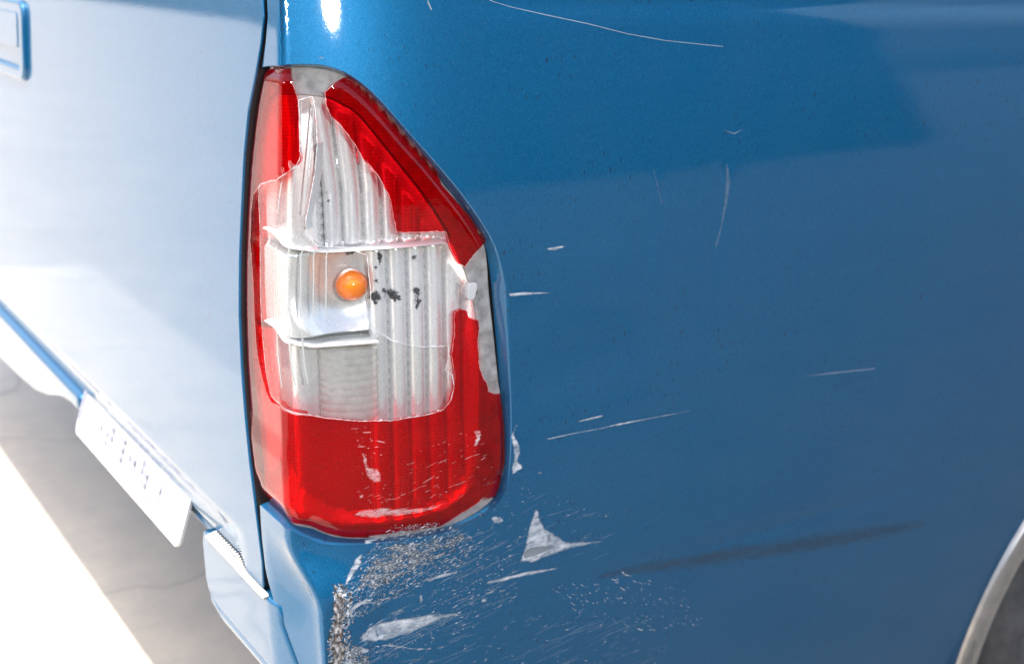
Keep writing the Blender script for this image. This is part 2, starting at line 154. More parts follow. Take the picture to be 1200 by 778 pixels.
def body(u,z,d=0.0,dents=True):
    """point on the skin, d metres below it (measured along the plan normal)"""
    u=np.asarray(u,float); z=np.asarray(z,float)
    uc=np.clip(u,UA,UB)
    ph=np.interp(uc,_ut,_ph); c,s=np.cos(ph),np.sin(ph)
    x=np.interp(uc,_ut,_xt)+np.maximum(u-UB,0); y=np.interp(uc,_ut,_yt)+np.maximum(UA-u,0)
    rx=-0.009+0.105*(z-0.80)**2            # crown of the tailgate
    sy=0.16*(z-0.90)**2+sstep(0.16,0.24,u)*(0.00022*np.exp(-((z-zc(u))/0.006)**2)-0.00018*np.exp(-((z-zc(u)+0.016)/0.012)**2))   # crown of the bed side, lean above the crease
    x=x+c*c*rx; y=y+s*s*sy
    lo=sstep(0.735,0.665,z)*np.exp(-((np.maximum(uc,0.03)-0.03)/0.06)**2)*sstep(-0.035,0.012,uc)   # fuller corner under the lamp
    x=x+0.018*lo; y=y-0.020*lo
    if dents: d=d+dent(u,z)
    ps=0.5*math.pi*sstep(-0.10,0.16,u)     # depth runs along a slower turning direction, so deep layers never fold
    return np.stack([x+np.cos(ps)*d,y+np.sin(ps)*d,z+0*x],-1)
def gauss(u,z,u0,z0,su,sz,ang=0.0):
    ca,sa=math.cos(ang),math.sin(ang)
    a=(u-u0)*ca+(z-z0)*sa; b=-(u-u0)*sa+(z-z0)*ca
    return np.exp(-0.5*((a/su)**2+(b/sz)**2))
def dent(u,z):
    u=u-OS
    q=0.0006*gauss(u,z,0.425,0.960,0.007,0.040,-0.06)-0.0006*gauss(u,z,0.440,0.960,0.012,0.045,-0.06)
    q=q+0.0006*gauss(u,z,0.345,0.955,0.006,0.036,0.05)-0.0005*gauss(u,z,0.357,0.955,0.010,0.040,0.05)
    q=q+0.0030*gauss(u,z,0.27,0.862,0.070,0.028,0.12)+0.0022*gauss(u,z,0.20,0.915,0.030,0.022)
    q=q+0.0012*gauss(u,z,0.52,0.635,0.20,0.007,0.02)
    w=gauss(u,z,0.052,0.655,0.030,0.050)                 # crushed corner under the lamp
    q=q+w*0.0035+gauss(u,z,0.052,0.640,0.016,0.035)*(0.0014*np.sin(170*u+60*z)*np.sin(110*z-40*u)+0.0007*np.sin(430*u+33+90*z)*np.sin(290*z+120*u))
    q=q+0.18*np.clip(0.702-z,0,0.045)*sstep(-0.07,-0.12,u+OS-OU)*sstep(0.702,0.69,z)*sstep(0.6545,0.6575,z)
    return q
def normal(u,z,d=0.0):
    e=5e-4
    a=body(u+e,z,d)-body(u-e,z,d); b=body(u,z+e,d)-body(u,z-e,d)
    n=np.cross(a,b); return n/np.linalg.norm(n,axis=-1,keepdims=True)
# ------------------------------------------------------------------ materials
class NT:
    def __init__(s,name):
        s.m=bpy.data.materials.new(name); s.m.use_nodes=True
        s.t=s.m.node_tree; s.t.nodes.clear(); s.out=s.n('ShaderNodeOutputMaterial')
    def n(s,t,**k):
        x=s.t.nodes.new(t)
        for a,v in k.items():
            if hasattr(x,a): setattr(x,a,v)
            else: s.set(x.inputs[a.replace('_',' ')],v)
        return x
    def set(s,inp,v):
        if isinstance(v,bpy.types.NodeSocket): s.t.links.new(v,inp)
        else:
            if inp.type=='RGBA' and len(v)==3: v=(*v,1)
            inp.default_value=v
    def link(s,a,b): s.t.links.new(a,b)
    def math(s,op,a,b=0.0,c=None):
        x=s.t.nodes.new('ShaderNodeMath'); x.operation=op
        s.set(x.inputs[0],a); s.set(x.inputs[1],b)
        if c is not None: s.set(x.inputs[2],c)
        return x.outputs[0]
    def ramp(s,f,pts,interp='LINEAR'):
        x=s.t.nodes.new('ShaderNodeValToRGB'); x.color_ramp.interpolation=interp
        e=x.color_ramp.elements
        while len(e)<len(pts): e.new(0.5)
        for i,(p,c) in enumerate(pts):
            e[i].position=p; e[i].color=(*c,1) if hasattr(c,'__len__') else (c,c,c,1)
        s.set(x.inputs[0],f); return x.outputs[0]
    def mix(s,f,a,b):
        x=s.t.nodes.new('ShaderNodeMix'); x.data_type='RGBA'
        s.set(x.inputs[0],f); s.set(x.inputs[6],a); s.set(x.inputs[7],b); return x.outputs[2]
    def coords(s,scale=(1,1,1),rot=(0,0,0),kind='Object'):
        tc=s.n('ShaderNodeTexCoord'); mp=s.n('ShaderNodeMapping')
        mp.inputs['Scale'].default_value=scale; mp.inputs['Rotation'].default_value=rot
        s.link(tc.outputs[kind],mp.inputs[0]); return mp.outputs[0]
    def noise(s,vec,scale,detail=3,rough=0.55,out=0):
        x=s.n('ShaderNodeTexNoise'); x.inputs['Scale'].default_value=scale; x.inputs['Detail'].default_value=detail
        x.inputs['Roughness'].default_value=rough; s.link(vec,x.inputs['Vector']); return x.outputs[out]
    def bump(s,h,strength,dist,normal=None):
        x=s.n('ShaderNodeBump'); x.inputs['Strength'].default_value=strength; x.inputs['Distance'].default_value=dist
        s.link(h,x.inputs['Height'])
        if normal is not None: s.link(normal,x.inputs['Normal'])
        return x.outputs[0]
    def bsdf(s,**k):
        b=s.n('ShaderNodeBsdfPrincipled')
        for a,v in k.items(): s.set(b.inputs[a.replace('_',' ')],v)
        return b
    def done(s,sh):
        s.link(sh,s.out.inputs[0]); return s.m
def schlick(t,normal,f0=0.03):
    g=t.n('ShaderNodeNewGeometry'); d=t.n('ShaderNodeVectorMath'); d.operation='DOT_PRODUCT'
    t.link(g.outputs['Incoming'],d.inputs[0]); t.link(normal if normal is not None else g.outputs['Normal'],d.inputs[1])
    c=t.math('SUBTRACT',1.0,t.math('MINIMUM',t.math('ABSOLUTE',d.outputs['Value']),1.0))
    return t.math('MULTIPLY_ADD',t.math('POWER',c,5.0),1-f0,f0)
def simple(name,col,rough=0.5,metal=0.0,coat=0.0,var=0.25,scale=40,bumpd=0.0003):
    t=NT(name); v=t.coords(); f=t.noise(v,scale,4)
    c=t.mix(t.ramp(f,[(0.3,0.0),(0.7,1.0)]),tuple(x*(1-var) for x in col),tuple(min(1,x*(1+var)) for x in col))
    b=t.bsdf(Base_Color=c,Roughness=rough,Metallic=metal,Coat_Weight=coat,Coat_Roughness=0.05)
    t.link(t.bump(t.noise(v,scale*8,3),0.4,bumpd),b.inputs['Normal'])
    return t.done(b.outputs[0])
def m_paint():
    t=NT('blue_metallic_paint'); v=t.coords(); uv=t.coords(kind='UV')
    vo=t.n('ShaderNodeTexVoronoi'); vo.inputs['Scale'].default_value=1100; t.link(v,vo.inputs['Vector'])
    flake=t.ramp(vo.outputs['Color'],[(0.0,0.0),(1.0,1.0)])
    base=t.mix(flake,PAINT_A,PAINT_B)
    big=t.noise(v,7,3); base=t.mix(t.math('MULTIPLY',big,0.25),base,PAINT_C)
    # dust specks and rain-washed grime, short dashes running down
    st=t.coords((420,130,1),kind='UV'); sp=t.noise(st,1.0,1,0.4)
    cl=t.noise(uv,9,2)
    msk=t.math('MULTIPLY',t.ramp(sp,[(0.67,0.0),(0.73,1.0)]),t.ramp(cl,[(0.42,0.0),(0.62,1.0)]))
    base=t.mix(t.math('MULTIPLY',msk,0.8),base,(0.018,0.03,0.05))
    sp2=t.noise(t.coords((900,760,1),kind='UV'),1.0,1,0.5)
    base=t.mix(t.math('MULTIPLY',t.ramp(sp2,[(0.71,0.0),(0.80,1.0)]),0.35),base,(0.45,0.52,0.58))
    hz=t.noise(t.coords((14,3,1),(0,0,0.25),'UV'),1.0,5,0.65)
    rough=t.ramp(hz,[(0.35,0.025),(0.75,0.07)])
    film=t.ramp(hz,[(0.35,0.0),(0.8,0.014)])
    base=t.mix(film,base,(0.32,0.33,0.33))
    b=t.bsdf(Base_Color=base,Metallic=PAINT_M,Roughness=0.42,Specular_IOR_Level=0.12,Coat_Weight=1.0,Coat_IOR=1.5,Coat_Roughness=rough)
    orange=t.bump(t.noise(v,260,2),0.35,0.00006)
    t.link(orange,b.inputs['Coat Normal'])
    t.link(t.bump(vo.outputs['Distance'],0.25,0.0002),b.inputs['Normal'])
    return t.done(b.outputs[0])
PAINT_A,PAINT_B,PAINT_C,PAINT_M=(0.003,0.087,0.198),(0.008,0.136,0.288),(0.006,0.111,0.236),0.45
def m_red(name='red_lens_plastic',clear=0.84):
    t=NT(name); v=t.coords(); uv=t.coords(kind='UV')
    sep=t.n('ShaderNodeSeparateXYZ'); t.link(uv,sep.inputs[0])
    # moulded prism grid on the back of the lens
    gx=t.math('SINE',t.math('MULTIPLY',sep.outputs[0],2*math.pi/0.0021)); gz=t.math('SINE',t.math('MULTIPLY',sep.outputs[1],2*math.pi/0.0030))
    grid=t.math('ADD',t.math('MULTIPLY',gx,0.5),t.math('MULTIPLY',gz,0.5))
    nv=t.noise(t.coords((60,9,1),kind='UV'),1.0,4)
    tr=t.n('ShaderNodeBsdfTransparent'); t.set(tr.inputs[0],t.mix(t.math('MULTIPLY_ADD',grid,0.45,0.5),(0.62,0.001,0.006),(0.97,0.007,0.018)))
    d=t.n('ShaderNodeBsdfDiffuse'); t.set(d.inputs[0],t.mix(nv,(0.55,0.001,0.005),(0.70,0.002,0.008)))
    tl=t.n('ShaderNodeBsdfTranslucent'); t.set(tl.inputs[0],(0.75,0.004,0.008))
    dd=t.n('ShaderNodeMixShader'); dd.inputs[0].default_value=0.45; t.link(d.outputs[0],dd.inputs[1]); t.link(tl.outputs[0],dd.inputs[2])
    m1=t.n('ShaderNodeMixShader'); m1.inputs[0].default_value=1-clear; t.link(tr.outputs[0],m1.inputs[1]); t.link(dd.outputs[0],m1.inputs[2])
    # dull film of dust
    dust=t.n('ShaderNodeBsdfDiffuse'); t.set(dust.inputs[0],(0.62,0.52,0.48))
    m1b=t.n('ShaderNodeMixShader'); t.set(m1b.inputs[0],t.ramp(t.noise(v,55,6,0.7),[(0.60,0.0),(0.9,0.008)]))
    t.link(m1.outputs[0],m1b.inputs[1]); t.link(dust.outputs[0],m1b.inputs[2])
    g=t.n('ShaderNodeBsdfGlossy'); g.inputs['Roughness'].default_value=0.035; t.set(g.inputs[0],(1,1,1))
    nb=t.bump(t.noise(v,90,3),0.25,0.0003); t.link(nb,g.inputs['Normal'])
    m2=t.n('ShaderNodeMixShader'); t.link(schlick(t,nb),m2.inputs[0]); t.link(m1b.outputs[0],m2.inputs[1]); t.link(g.outputs[0],m2.inputs[2])
    return t.done(m2.outputs[0])
def m_clear(name='clear_lens_plastic',haze=0.018,col=(0.95,0.955,0.94)):
    t=NT(name); v=t.coords()
    tr=t.n('ShaderNodeBsdfTransparent'); t.set(tr.inputs[0],col)
    d=t.n('ShaderNodeBsdfDiffuse'); t.set(d.inputs[0],(0.80,0.80,0.76))
    tl=t.n('ShaderNodeBsdfTranslucent'); t.set(tl.inputs[0],(0.8,0.8,0.77))
    dd=t.n('ShaderNodeMixShader'); dd.inputs[0].default_value=0.5; t.link(d.outputs[0],dd.inputs[1]); t.link(tl.outputs[0],dd.inputs[2])
    hz=t.noise(v,45,6,0.7)
    m1=t.n('ShaderNodeMixShader'); t.set(m1.inputs[0],t.ramp(hz,[(0.3,haze*0.6),(0.8,haze*1.5)])); t.link(tr.outputs[0],m1.inputs[1]); t.link(dd.outputs[0],m1.inputs[2])
    g=t.n('ShaderNodeBsdfGlossy'); g.inputs['Roughness'].default_value=0.03; t.set(g.inputs[0],(1,1,1))
    nb=t.bump(t.noise(v,70,3),0.3,0.0003); t.link(nb,g.inputs['Normal'])
    m2=t.n('ShaderNodeMixShader'); t.link(schlick(t,nb),m2.inputs[0]); t.link(m1.outputs[0],m2.inputs[1]); t.link(g.outputs[0],m2.inputs[2])
    return t.done(m2.outputs[0])
def m_reflector():
    t=NT('aluminised_reflector'); v=t.coords()
    n=t.noise(v,60,5,0.65); sp=t.noise(v,900,2)
    c=t.mix(t.ramp(n,[(0.35,0.0),(0.75,1.0)]),(0.84,0.84,0.82),(0.74,0.74,0.72))
    c=t.mix(t.math('MULTIPLY',t.ramp(sp,[(0.76,0.0),(0.84,1.0)]),0.4),c,(0.3,0.19,0.18))
    b=t.bsdf(Base_Color=c,Metallic=0.55,Roughness=t.ramp(n,[(0.3,0.22),(0.8,0.34)]))
    t.link(t.bump(t.noise(v,140,3),0.12,0.0003),b.inputs['Normal'])
    return t.done(b.outputs[0])
def m_scratch(name,c1,c2,stretch=(40,420,1),rot=0.25,lo=0.30,hi=0.60,rough=0.7,amax=1.0):
    """scraped paint: broken, streaky edges fed by the 'fade' attribute"""
    t=NT(name); v=t.coords(stretch,(0,0,rot),'UV'); f=t.noise(v,1.0,4,0.6); f2=t.noise(t.coords((900,1100,1),kind='UV'),1.0,3,0.7)
    at=t.n('ShaderNodeAttribute'); at.attribute_name='fade'
    s=t.math('ADD',at.outputs['Fac'],t.math('MULTIPLY_ADD',f,1.5,-0.95)); s=t.math('ADD',s,t.math('MULTIPLY_ADD',f2,0.9,-0.45)); s=t.math('ADD',s,t.math('MULTIPLY_ADD',t.noise(t.coords((110,190,1),(0,0,rot),'UV'),1.0,3),1.1,-0.55))
    a=t.ramp(s,[(min(lo,0.95),0.0),(min(hi,1.0),amax if hi<=1 else amax*(1-lo)/(hi-lo))])
    c=t.mix(t.ramp(t.math('ADD',t.math('MULTIPLY',f,0.6),t.math('MULTIPLY',t.noise(t.coords((45,110,1),(0,0,rot),'UV'),1.0,3),0.4)),[(0.43,0.0),(0.60,1.0)]),c1,c2)
    b=t.bsdf(Base_Color=c,Roughness=rough,Alpha=a)
    t.link(t.bump(f,0.5,0.0006),b.inputs['Normal'])
    return t.done(b.outputs[0])
def m_grit(name,cols,scale,lo,hi,st=(0.55,1.7,1),rot=0.35,bd=0.0006):
    t=NT(name); v=t.coords(st,(0,0,rot),'UV')
    f=t.noise(v,scale,6,0.75); f2=t.noise(v,scale*0.28,3,0.6); f3=t.noise(v,scale*1.7,2,0.5)
    at=t.n('ShaderNodeAttribute'); at.attribute_name='fade'
    s=t.math('MULTIPLY',t.math('ADD',t.math('MULTIPLY',f,0.7),t.math('MULTIPLY',f2,0.5)),t.ramp(at.outputs['Fac'],[(0.0,0.6),(1.0,1.0)]))
    a=t.ramp(s,[(lo,0.0),(hi,1.0)])
    c=t.ramp(f3,[(0.36,cols[0]),(0.48,cols[1]),(0.56,cols[2]),(0.66,cols[3])])
    b=t.bsdf(Base_Color=c,Roughness=0.75,Alpha=a)
    t.link(t.bump(f,0.6,bd),b.inputs['Normal'])
    return t.done(b.outputs[0])
M={}
M['paint']=m_paint()
M['red']=m_red(); M['clear']=m_clear(); M['frost']=m_clear('frosted_lens_plastic',0.75)
M['reflector']=m_reflector(); M['ringed']=m_clear('ringed_lens_plastic',0.5)
M['putty']=simple('grey_putty',(0.30,0.295,0.275),0.8,var=0.35,scale=90,bumpd=0.001)
M['black']=simple('flat_black',(0.012,0.012,0.013),0.75)  # flat black, also stands in for the dark of gaps
M['dark']=simple('grey_underbody',(0.22,0.215,0.21),0.9)
M['chrome']=simple('dull_trim_metal',(0.42,0.40,0.37),0.34,metal=0.75,var=0.12,scale=60)
M['tyre']=simple('tyre_rubber',(0.10,0.093,0.085),0.85,var=0.3)
M['liner']=simple('arch_liner',(0.17,0.16,0.15),0.9,var=0.3,scale=20)
M['white']=simple('white_enamel',(0.55,0.55,0.525),0.35,var=0.04)
M['lilac']=simple('pale_plate_ink',(0.30,0.295,0.37),0.5,var=0.05)
M['ridge']=simple('moulded_lens_ridge',(0.60,0.60,0.585),0.25,var=0.03)
M['scrape']=m_scratch('scraped_primer',(0.70,0.72,0.73),(0.22,0.28,0.34),stretch=(38,620,1),lo=0.30,hi=0.95)
M['scrape_plain']=simple('chipped_white_paint',(0.62,0.65,0.67),0.7)
M['smear']=m_scratch('pale_rub_mark',(0.21,0.28,0.36),(0.13,0.20,0.28),lo=0.30,hi=1.7)
M['lensedge']=simple('pale_broken_edge',(0.75,0.30,0.29),0.4)
M['clearedge']=simple('clear_broken_edge',(0.82,0.82,0.80),0.3)
M['redmark']=simple('whitened_scratch',(0.62,0.30,0.29),0.6)
M['hair']=simple('hairline_scratch',(0.26,0.32,0.38),0.7)
M['fine']=simple('fine_scratch',(0.13,0.20,0.28),0.7)
M['mud']=simple('dark_chip',(0.045,0.04,0.035),0.8)
M['rub']=m_scratch('dark_rub_mark',(0.075,0.09,0.115),(0.055,0.075,0.10),stretch=(10,150,1),rot=0.12,lo=0.15,hi=1.0,amax=0.42)
M['greyp']=m_scratch('bare_grey_metal',(0.22,0.24,0.26),(0.16,0.18,0.20),lo=0.1,hi=0.5)
M['redscuff']=m_scratch('whitened_plastic_scuff',(0.80,0.70,0.68),(0.70,0.35,0.34),stretch=(70,420,1),lo=0.45,hi=1.25)
M['grit']=m_grit('gritty_abrasion',[(0.03,0.055,0.09),(0.10,0.12,0.14),(0.24,0.26,0.27),(0.55,0.56,0.56)],380,0.54,0.64)
M['torn']=m_grit('torn_filler',[(0.035,0.028,0.022),(0.16,0.14,0.125),(0.33,0.31,0.29),(0.60,0.58,0.56)],120,0.50,0.56,(1.5,0.8,1),0.2,0.0005)
M['soot']=m_grit('soot_smudge',[(0.015,0.015,0.015),(0.03,0.03,0.03),(0.05,0.05,0.05),(0.09,0.09,0.09)],420,0.46,0.54,(1,1.2,1),0.0)
M['bulbglass']=None
def m_bulb():
    t=NT('amber_bulb_glass'); v=t.coords()
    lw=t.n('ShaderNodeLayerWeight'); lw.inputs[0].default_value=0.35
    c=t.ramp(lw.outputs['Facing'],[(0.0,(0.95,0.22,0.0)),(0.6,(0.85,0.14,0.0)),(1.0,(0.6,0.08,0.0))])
    b=t.bsdf(Base_Color=c,Roughness=0.12,Coat_Weight=0.35,Coat_Roughness=0.03)
    t.link(t.bump(t.noise(v,50,2),0.2,0.0004),b.inputs['Normal'])
    return t.done(b.outputs[0])
M['bulb']=m_bulb()
def m_concrete(name='pale_concrete',k=1.0):
    t=NT(name); v=t.coords()
    a=t.noise(v,0.9,6,0.65); b_=t.noise(v,7,6,0.7); s=t.noise(v,140,3)
    c=t.mix(t.ramp(a,[(0.35,0.0),(0.68,1.0)]),(0.63,0.57,0.475),(0.73,0.665,0.565))
    c=t.mix(t.math('MULTIPLY',t.ramp(b_,[(0.40,1.0),(0.58,0.0)]),0.35),c,(0.48,0.455,0.42))
    vo=t.n('ShaderNodeTexVoronoi'); vo.feature='DISTANCE_TO_EDGE'; vo.inputs['Scale'].default_value=1.1
    w=t.n('ShaderNodeVectorMath'); w.operation='ADD'; t.link(v,w.inputs[0])
    nn=t.n('ShaderNodeTexNoise'); nn.inputs['Scale'].default_value=5; t.link(v,nn.inputs['Vector'])
    sc=t.n('ShaderNodeVectorMath'); sc.operation='SCALE'; sc.inputs[3].default_value=0.25; t.link(nn.outputs['Color'],sc.inputs[0]); t.link(sc.outputs[0],w.inputs[1])
    t.link(w.outputs[0],vo.inputs['Vector'])
    crack=t.ramp(vo.outputs['Distance'],[(0.0,1.0),(0.006,0.0)])
    c=t.mix(t.math('MULTIPLY',crack,0.55),c,(0.14,0.135,0.125))
    c=t.mix(t.math('MULTIPLY',t.ramp(s,[(0.62,0.0),(0.72,1.0)]),0.3),c,(0.2,0.19,0.18))
    c=t.mix(1.0-k,c,(0.12,0.12,0.12))
    b=t.bsdf(Base_Color=c,Roughness=0.85)
    t.link(t.bump(t.math('ADD',s,b_),0.5,0.002),b.inputs['Normal'])
    return t.done(b.outputs[0])
M['concrete']=m_concrete(); M['yard']=m_concrete('dimmed_yard_concrete',0.74)  # yard is darkened concrete, so the tailgate reflects less brightness
M['asphalt']=simple('dark_asphalt',(0.085,0.083,0.078),0.9,var=0.15,scale=3,bumpd=0.003)
M['patch']=simple('dark_patch_asphalt',(0.065,0.065,0.066),0.9,var=0.3,scale=9,bumpd=0.003)
M['leaf']=simple('reflected_hedge_leaves',(0.008,0.013,0.006),0.95,var=0.5,scale=3,bumpd=0.02)
# ------------------------------------------------------------------ mesh tools
def obj(name,verts,faces,mat,parent=None,normals=None,uv=None,smooth=True,fade=None):
    me=bpy.data.meshes.new(name)
    me.from_pydata([tuple(p) for p in np.asarray(verts,float)],[],[tuple(int(i) for i in f) for f in faces]); me.update()
    if smooth: me.polygons.foreach_set('use_smooth',[True]*len(me.polygons))
    if uv is not None:
        l=me.uv_layers.new(name='UVMap'); vi=np.zeros(len(me.loops),int); me.loops.foreach_get('vertex_index',vi)
        l.data.foreach_set('uv',np.asarray(uv,float)[vi].ravel())
    if fade is not None:
        a=me.attributes.new('fade','FLOAT','POINT'); a.data.foreach_set('value',np.asarray(fade,float))
    if normals is not None: me.normals_split_custom_set_from_vertices([tuple(n) for n in normals])
    me.materials.append(mat)
    o=bpy.data.objects.new(name,me); COL.objects.link(o)
    if parent is not None: o.parent=parent
    return o
def empty(name,loc=(0,0,0)):
    o=bpy.data.objects.new(name,None); o.empty_display_size=0.1; o.location=loc; COL.objects.link(o); return o
def area2(p):
    x,y=p[:,0],p[:,1]; return 0.5*np.sum(x*np.roll(y,-1)-np.roll(x,-1)*y)
def resample(p,step,closed=True):
    p=np.asarray(p,float)
    if closed: p=np.vstack([p,p[:1]])
    s=np.concatenate([[0],np.cumsum(np.linalg.norm(np.diff(p,axis=0),axis=1))])
    n=max(3,int(round(s[-1]/step))); t=np.linspace(0,s[-1],n+1)
    q=np.stack([np.interp(t,s,p[:,0]),np.interp(t,s,p[:,1])],-1)
    return q[:-1] if closed else q
def densify(p,step,closed=True):
    """keep the corners, add points between them"""
    p=np.asarray(p,float); out=[]
    for i in range(len(p) if closed else len(p)-1):
        a,b=p[i],p[(i+1)%len(p)]; n=max(1,int(np.ceil(np.linalg.norm(b-a)/step)))
        for k in range(n): out.append(a+(b-a)*k/n)
    if not closed: out.append(p[-1])
    return np.array(out)
def smooth_line(p,closed=False,it=2):
    p=np.asarray(p,float)
    for _ in range(it):
        q=[]
        n=len(p)
        if not closed: q.append(p[0])
        for i in range(n if closed else n-1):
            a,b=p[i],p[(i+1)%n]; q+= [0.75*a+0.25*b,0.25*a+0.75*b]
        if not closed: q.append(p[-1])
        p=np.array(q)
    return p
def inside(pts,poly):
    x,y=pts[:,0],pts[:,1]; r=np.zeros(len(pts),bool); n=len(poly)
    for i in range(n):
        (x0,y0),(x1,y1)=poly[i],poly[(i+1)%n]
        if y0==y1: continue
        r^=((y0>y)!=(y1>y))&(x<(x1-x0)*(y-y0)/(y1-y0)+x0)
    return r
def dist_line(pts,line,closed=True):
    pts=np.asarray(pts,float); shp=pts.shape[:-1]; q=pts.reshape(-1,2); d=np.full(len(q),1e9)
    n=len(line)
    for i in range(n if closed else n-1):
        a=line[i]; b=line[(i+1)%n]; ab=b-a; L=ab@ab
        if L<1e-14: continue
        t=np.clip(((q-a)@ab)/L,0,1); d=np.minimum(d,np.linalg.norm(q-(a+t[:,None]*ab),axis=1))
    return d.reshape(shp)
def tri(poly,sp,holes=(),sx=None):
    """triangles of a (u,z) polygon with inner points every sp metres"""
    sx=sx or sp; poly=np.asarray(poly,float)
    lo,hi=poly.min(0),poly.max(0)
    g=[]
    for j,z in enumerate(np.arange(lo[1],hi[1]+sp,sp)):
        us=np.arange(lo[0],hi[0]+sx,sx)+(0.5*sx if j%2 else 0); g.append(np.stack([us,np.full_like(us,z)],-1))
    g=np.vstack(g)
    g=g[inside(g,poly)]
    if len(g): g=g[dist_line(g,poly)>0.35*min(sp,sx)]
    pts=[poly]; edges=[(i,(i+1)%len(poly)) for i in range(len(poly))]; k=len(poly)
    for h in holes:
        h=np.asarray(h,float); pts.append(h); edges+=[(k+i,k+(i+1)%len(h)) for i in range(len(h))]; k+=len(h)
        if len(g): g=g[~inside(g,h)]
        if len(g): g=g[dist_line(g,h)>0.35*min(sp,sx)]
    pts.append(g); P=np.vstack(pts)
    V,E,F,_,_,_=delaunay_2d_cdt([Vector(p) for p in P],edges,[],0,1e-7)
    V=np.array([[v[0],v[1]] for v in V]); F=np.array([f for f in F if len(f)==3],int)
    c=V[F].mean(1); keep=inside(c,poly)
    for h in holes: keep&=~inside(c,np.asarray(h,float))
    F=F[keep]
    a=V[F]; cr=(a[:,1,0]-a[:,0,0])*(a[:,2,1]-a[:,0,1])-(a[:,1,1]-a[:,0,1])*(a[:,2,0]-a[:,0,0])
    F=F[np.abs(cr)>1e-12]; cr=cr[np.abs(cr)>1e-12]
    F[cr<0]=F[cr<0][:,::-1]
    return V,F
def skin(uv,d): return body(uv[:,0],uv[:,1],d)
def skin_n(uv,dfun):
    e=4e-4
    def p(du,dz):
        q=uv+[du,dz]; return body(q[:,0],q[:,1],dfun(q))
    n=np.cross(p(e,0)-p(-e,0),p(0,e)-p(0,-e)); return n/np.maximum(np.linalg.norm(n,axis=1,keepdims=True),1e-12)
def slab(name,poly,dfun,mat,parent,sp=0.005,thick=0.0,bevel=0.0006,holes=(),sx=None,fade=None,noclose=None,back=False):
    """a sheet cut to a (u,z) outline lying dfun metres under the skin, with rounded broken edges thick metres deep"""
    poly=np.asarray(poly,float)
    if area2(poly)<0: poly=poly[::-1]
    poly=densify(poly,min(sp,sx or sp))
    df=dfun if callable(dfun) else (lambda q,c=dfun: np.full(len(q),c))
    V2,F=tri(poly,sp,holes,sx)
    N=skin_n(V2,df); P=skin(V2,df(V2)); UV=V2.copy(); n0=len(P)
    # body normals point outwards (away from the truck); make sure
    faces=[tuple(f) for f in F]
    Ps,Ns,UVs=[P],[N],[UV]; k=n0
    if thick>0:
        for loop,sgn in [(poly,1)]+[(densify(np.asarray(h,float) if area2(np.asarray(h,float))<0 else np.asarray(h,float)[::-1],min(sp,sx or sp)),1) for h in holes]:
            t=np.roll(loop,-1,0)-np.roll(loop,1,0); t/=np.maximum(np.linalg.norm(t,axis=1,keepdims=True),1e-12)
            out=np.stack([t[:,1],-t[:,0]],-1)
            d0=df(loop); Nl=skin_n(loop,df)
            A=skin(loop+out*5e-4,d0)-skin(loop,d0); A/=np.linalg.norm(A,axis=1,keepdims=True)
            rows=[]
            prof=[(math.radians(a),None) for a in (0,30,60,90)]
            for a,_ in prof:
                q=loop+out*bevel*math.sin(a); dd=d0+bevel*(1-math.cos(a))
                rows.append((skin(q,dd),Nl*math.cos(a)+A*math.sin(a),q))
            q=loop+out*bevel; rows.append((skin(q,d0+thick),A,q))
            m=len(loop)
            for r,(pp,nn,qq) in enumerate(rows):
                Ps.append(pp); Ns.append(nn/np.linalg.norm(nn,axis=1,keepdims=True)); UVs.append(qq)
                if r:
                    for i in range(m):
                        j=(i+1)%m
                        if noclose is not None and noclose(loop[i],loop[j]): continue
                        a0=k+(r-1)*m; a1=k+r*m; faces.append((a0+i,a1+i,a1+j,a0+j))
            k+=m*len(rows)
        if back:
            Ps.append(skin(V2,df(V2)+thick)); Ns.append(-N); UVs.append(V2); faces+=[tuple(int(k+i) for i in f[::-1]) for f in F]; k+=n0
    fd=None
    if fade:
        if fade=='thin': fd=np.ones(k)
        else:
            dl=dist_line(np.vstack(UVs),poly); fd=np.clip(dl/fade,0,1)
    return obj(name,np.vstack(Ps),faces,mat,parent,np.vstack(Ns),np.vstack(UVs),fade=fd)
def strip(name,la,da,lb,db,mat,parent,step=0.004,n=4,bow=0.0):
    """ruled strip between two (u,z) lines at two depths"""
    k=max(8,int(np.linalg.norm(np.diff(np.asarray(la),axis=0),axis=1).sum()/step))
    A=resample(la,1e-9+np.linalg.norm(np.diff(np.asarray(la),axis=0),axis=1).sum()/k,False)[:k]; B=resample(lb,1e-9+np.linalg.norm(np.diff(np.asarray(lb),axis=0),axis=1).sum()/k,False)[:k]
    k=min(len(A),len(B)); A,B=A[:k],B[:k]
    V=[];UV=[]
    for j in range(n+1):
        t=j/n; q=A*(1-t)+B*t; d=da*(1-t)+db*t+bow*4*t*(1-t); V.append(skin(q,d)); UV.append(q)
    F=[(j*k+i,j*k+i+1,(j+1)*k+i+1,(j+1)*k+i) for j in range(n) for i in range(k-1)]
    return obj(name,np.vstack(V),F,mat,parent,uv=np.vstack(UV))
def boxmesh(name,corners8,mat,parent,bev=0.0):
    bm=bmesh.new(); v=[bm.verts.new(c) for c in corners8]
    for f in ((0,1,2,3),(7,6,5,4),(0,4,5,1),(1,5,6,2),(2,6,7,3),(3,7,4,0)): bm.faces.new([v[i] for i in f])
    bmesh.ops.recalc_face_normals(bm,faces=bm.faces)
    if bev: bmesh.ops.bevel(bm,geom=bm.edges[:],offset=bev,segments=3,profile=0.5,affect='EDGES')
    me=bpy.data.meshes.new(name); bm.to_mesh(me); bm.free(); me.materials.append(mat)
    me.polygons.foreach_set('use_smooth',[bool(bev)]*len(me.polygons))
    o=bpy.data.objects.new(name,me); COL.objects.link(o)
    if parent: o.parent=parent
    return o
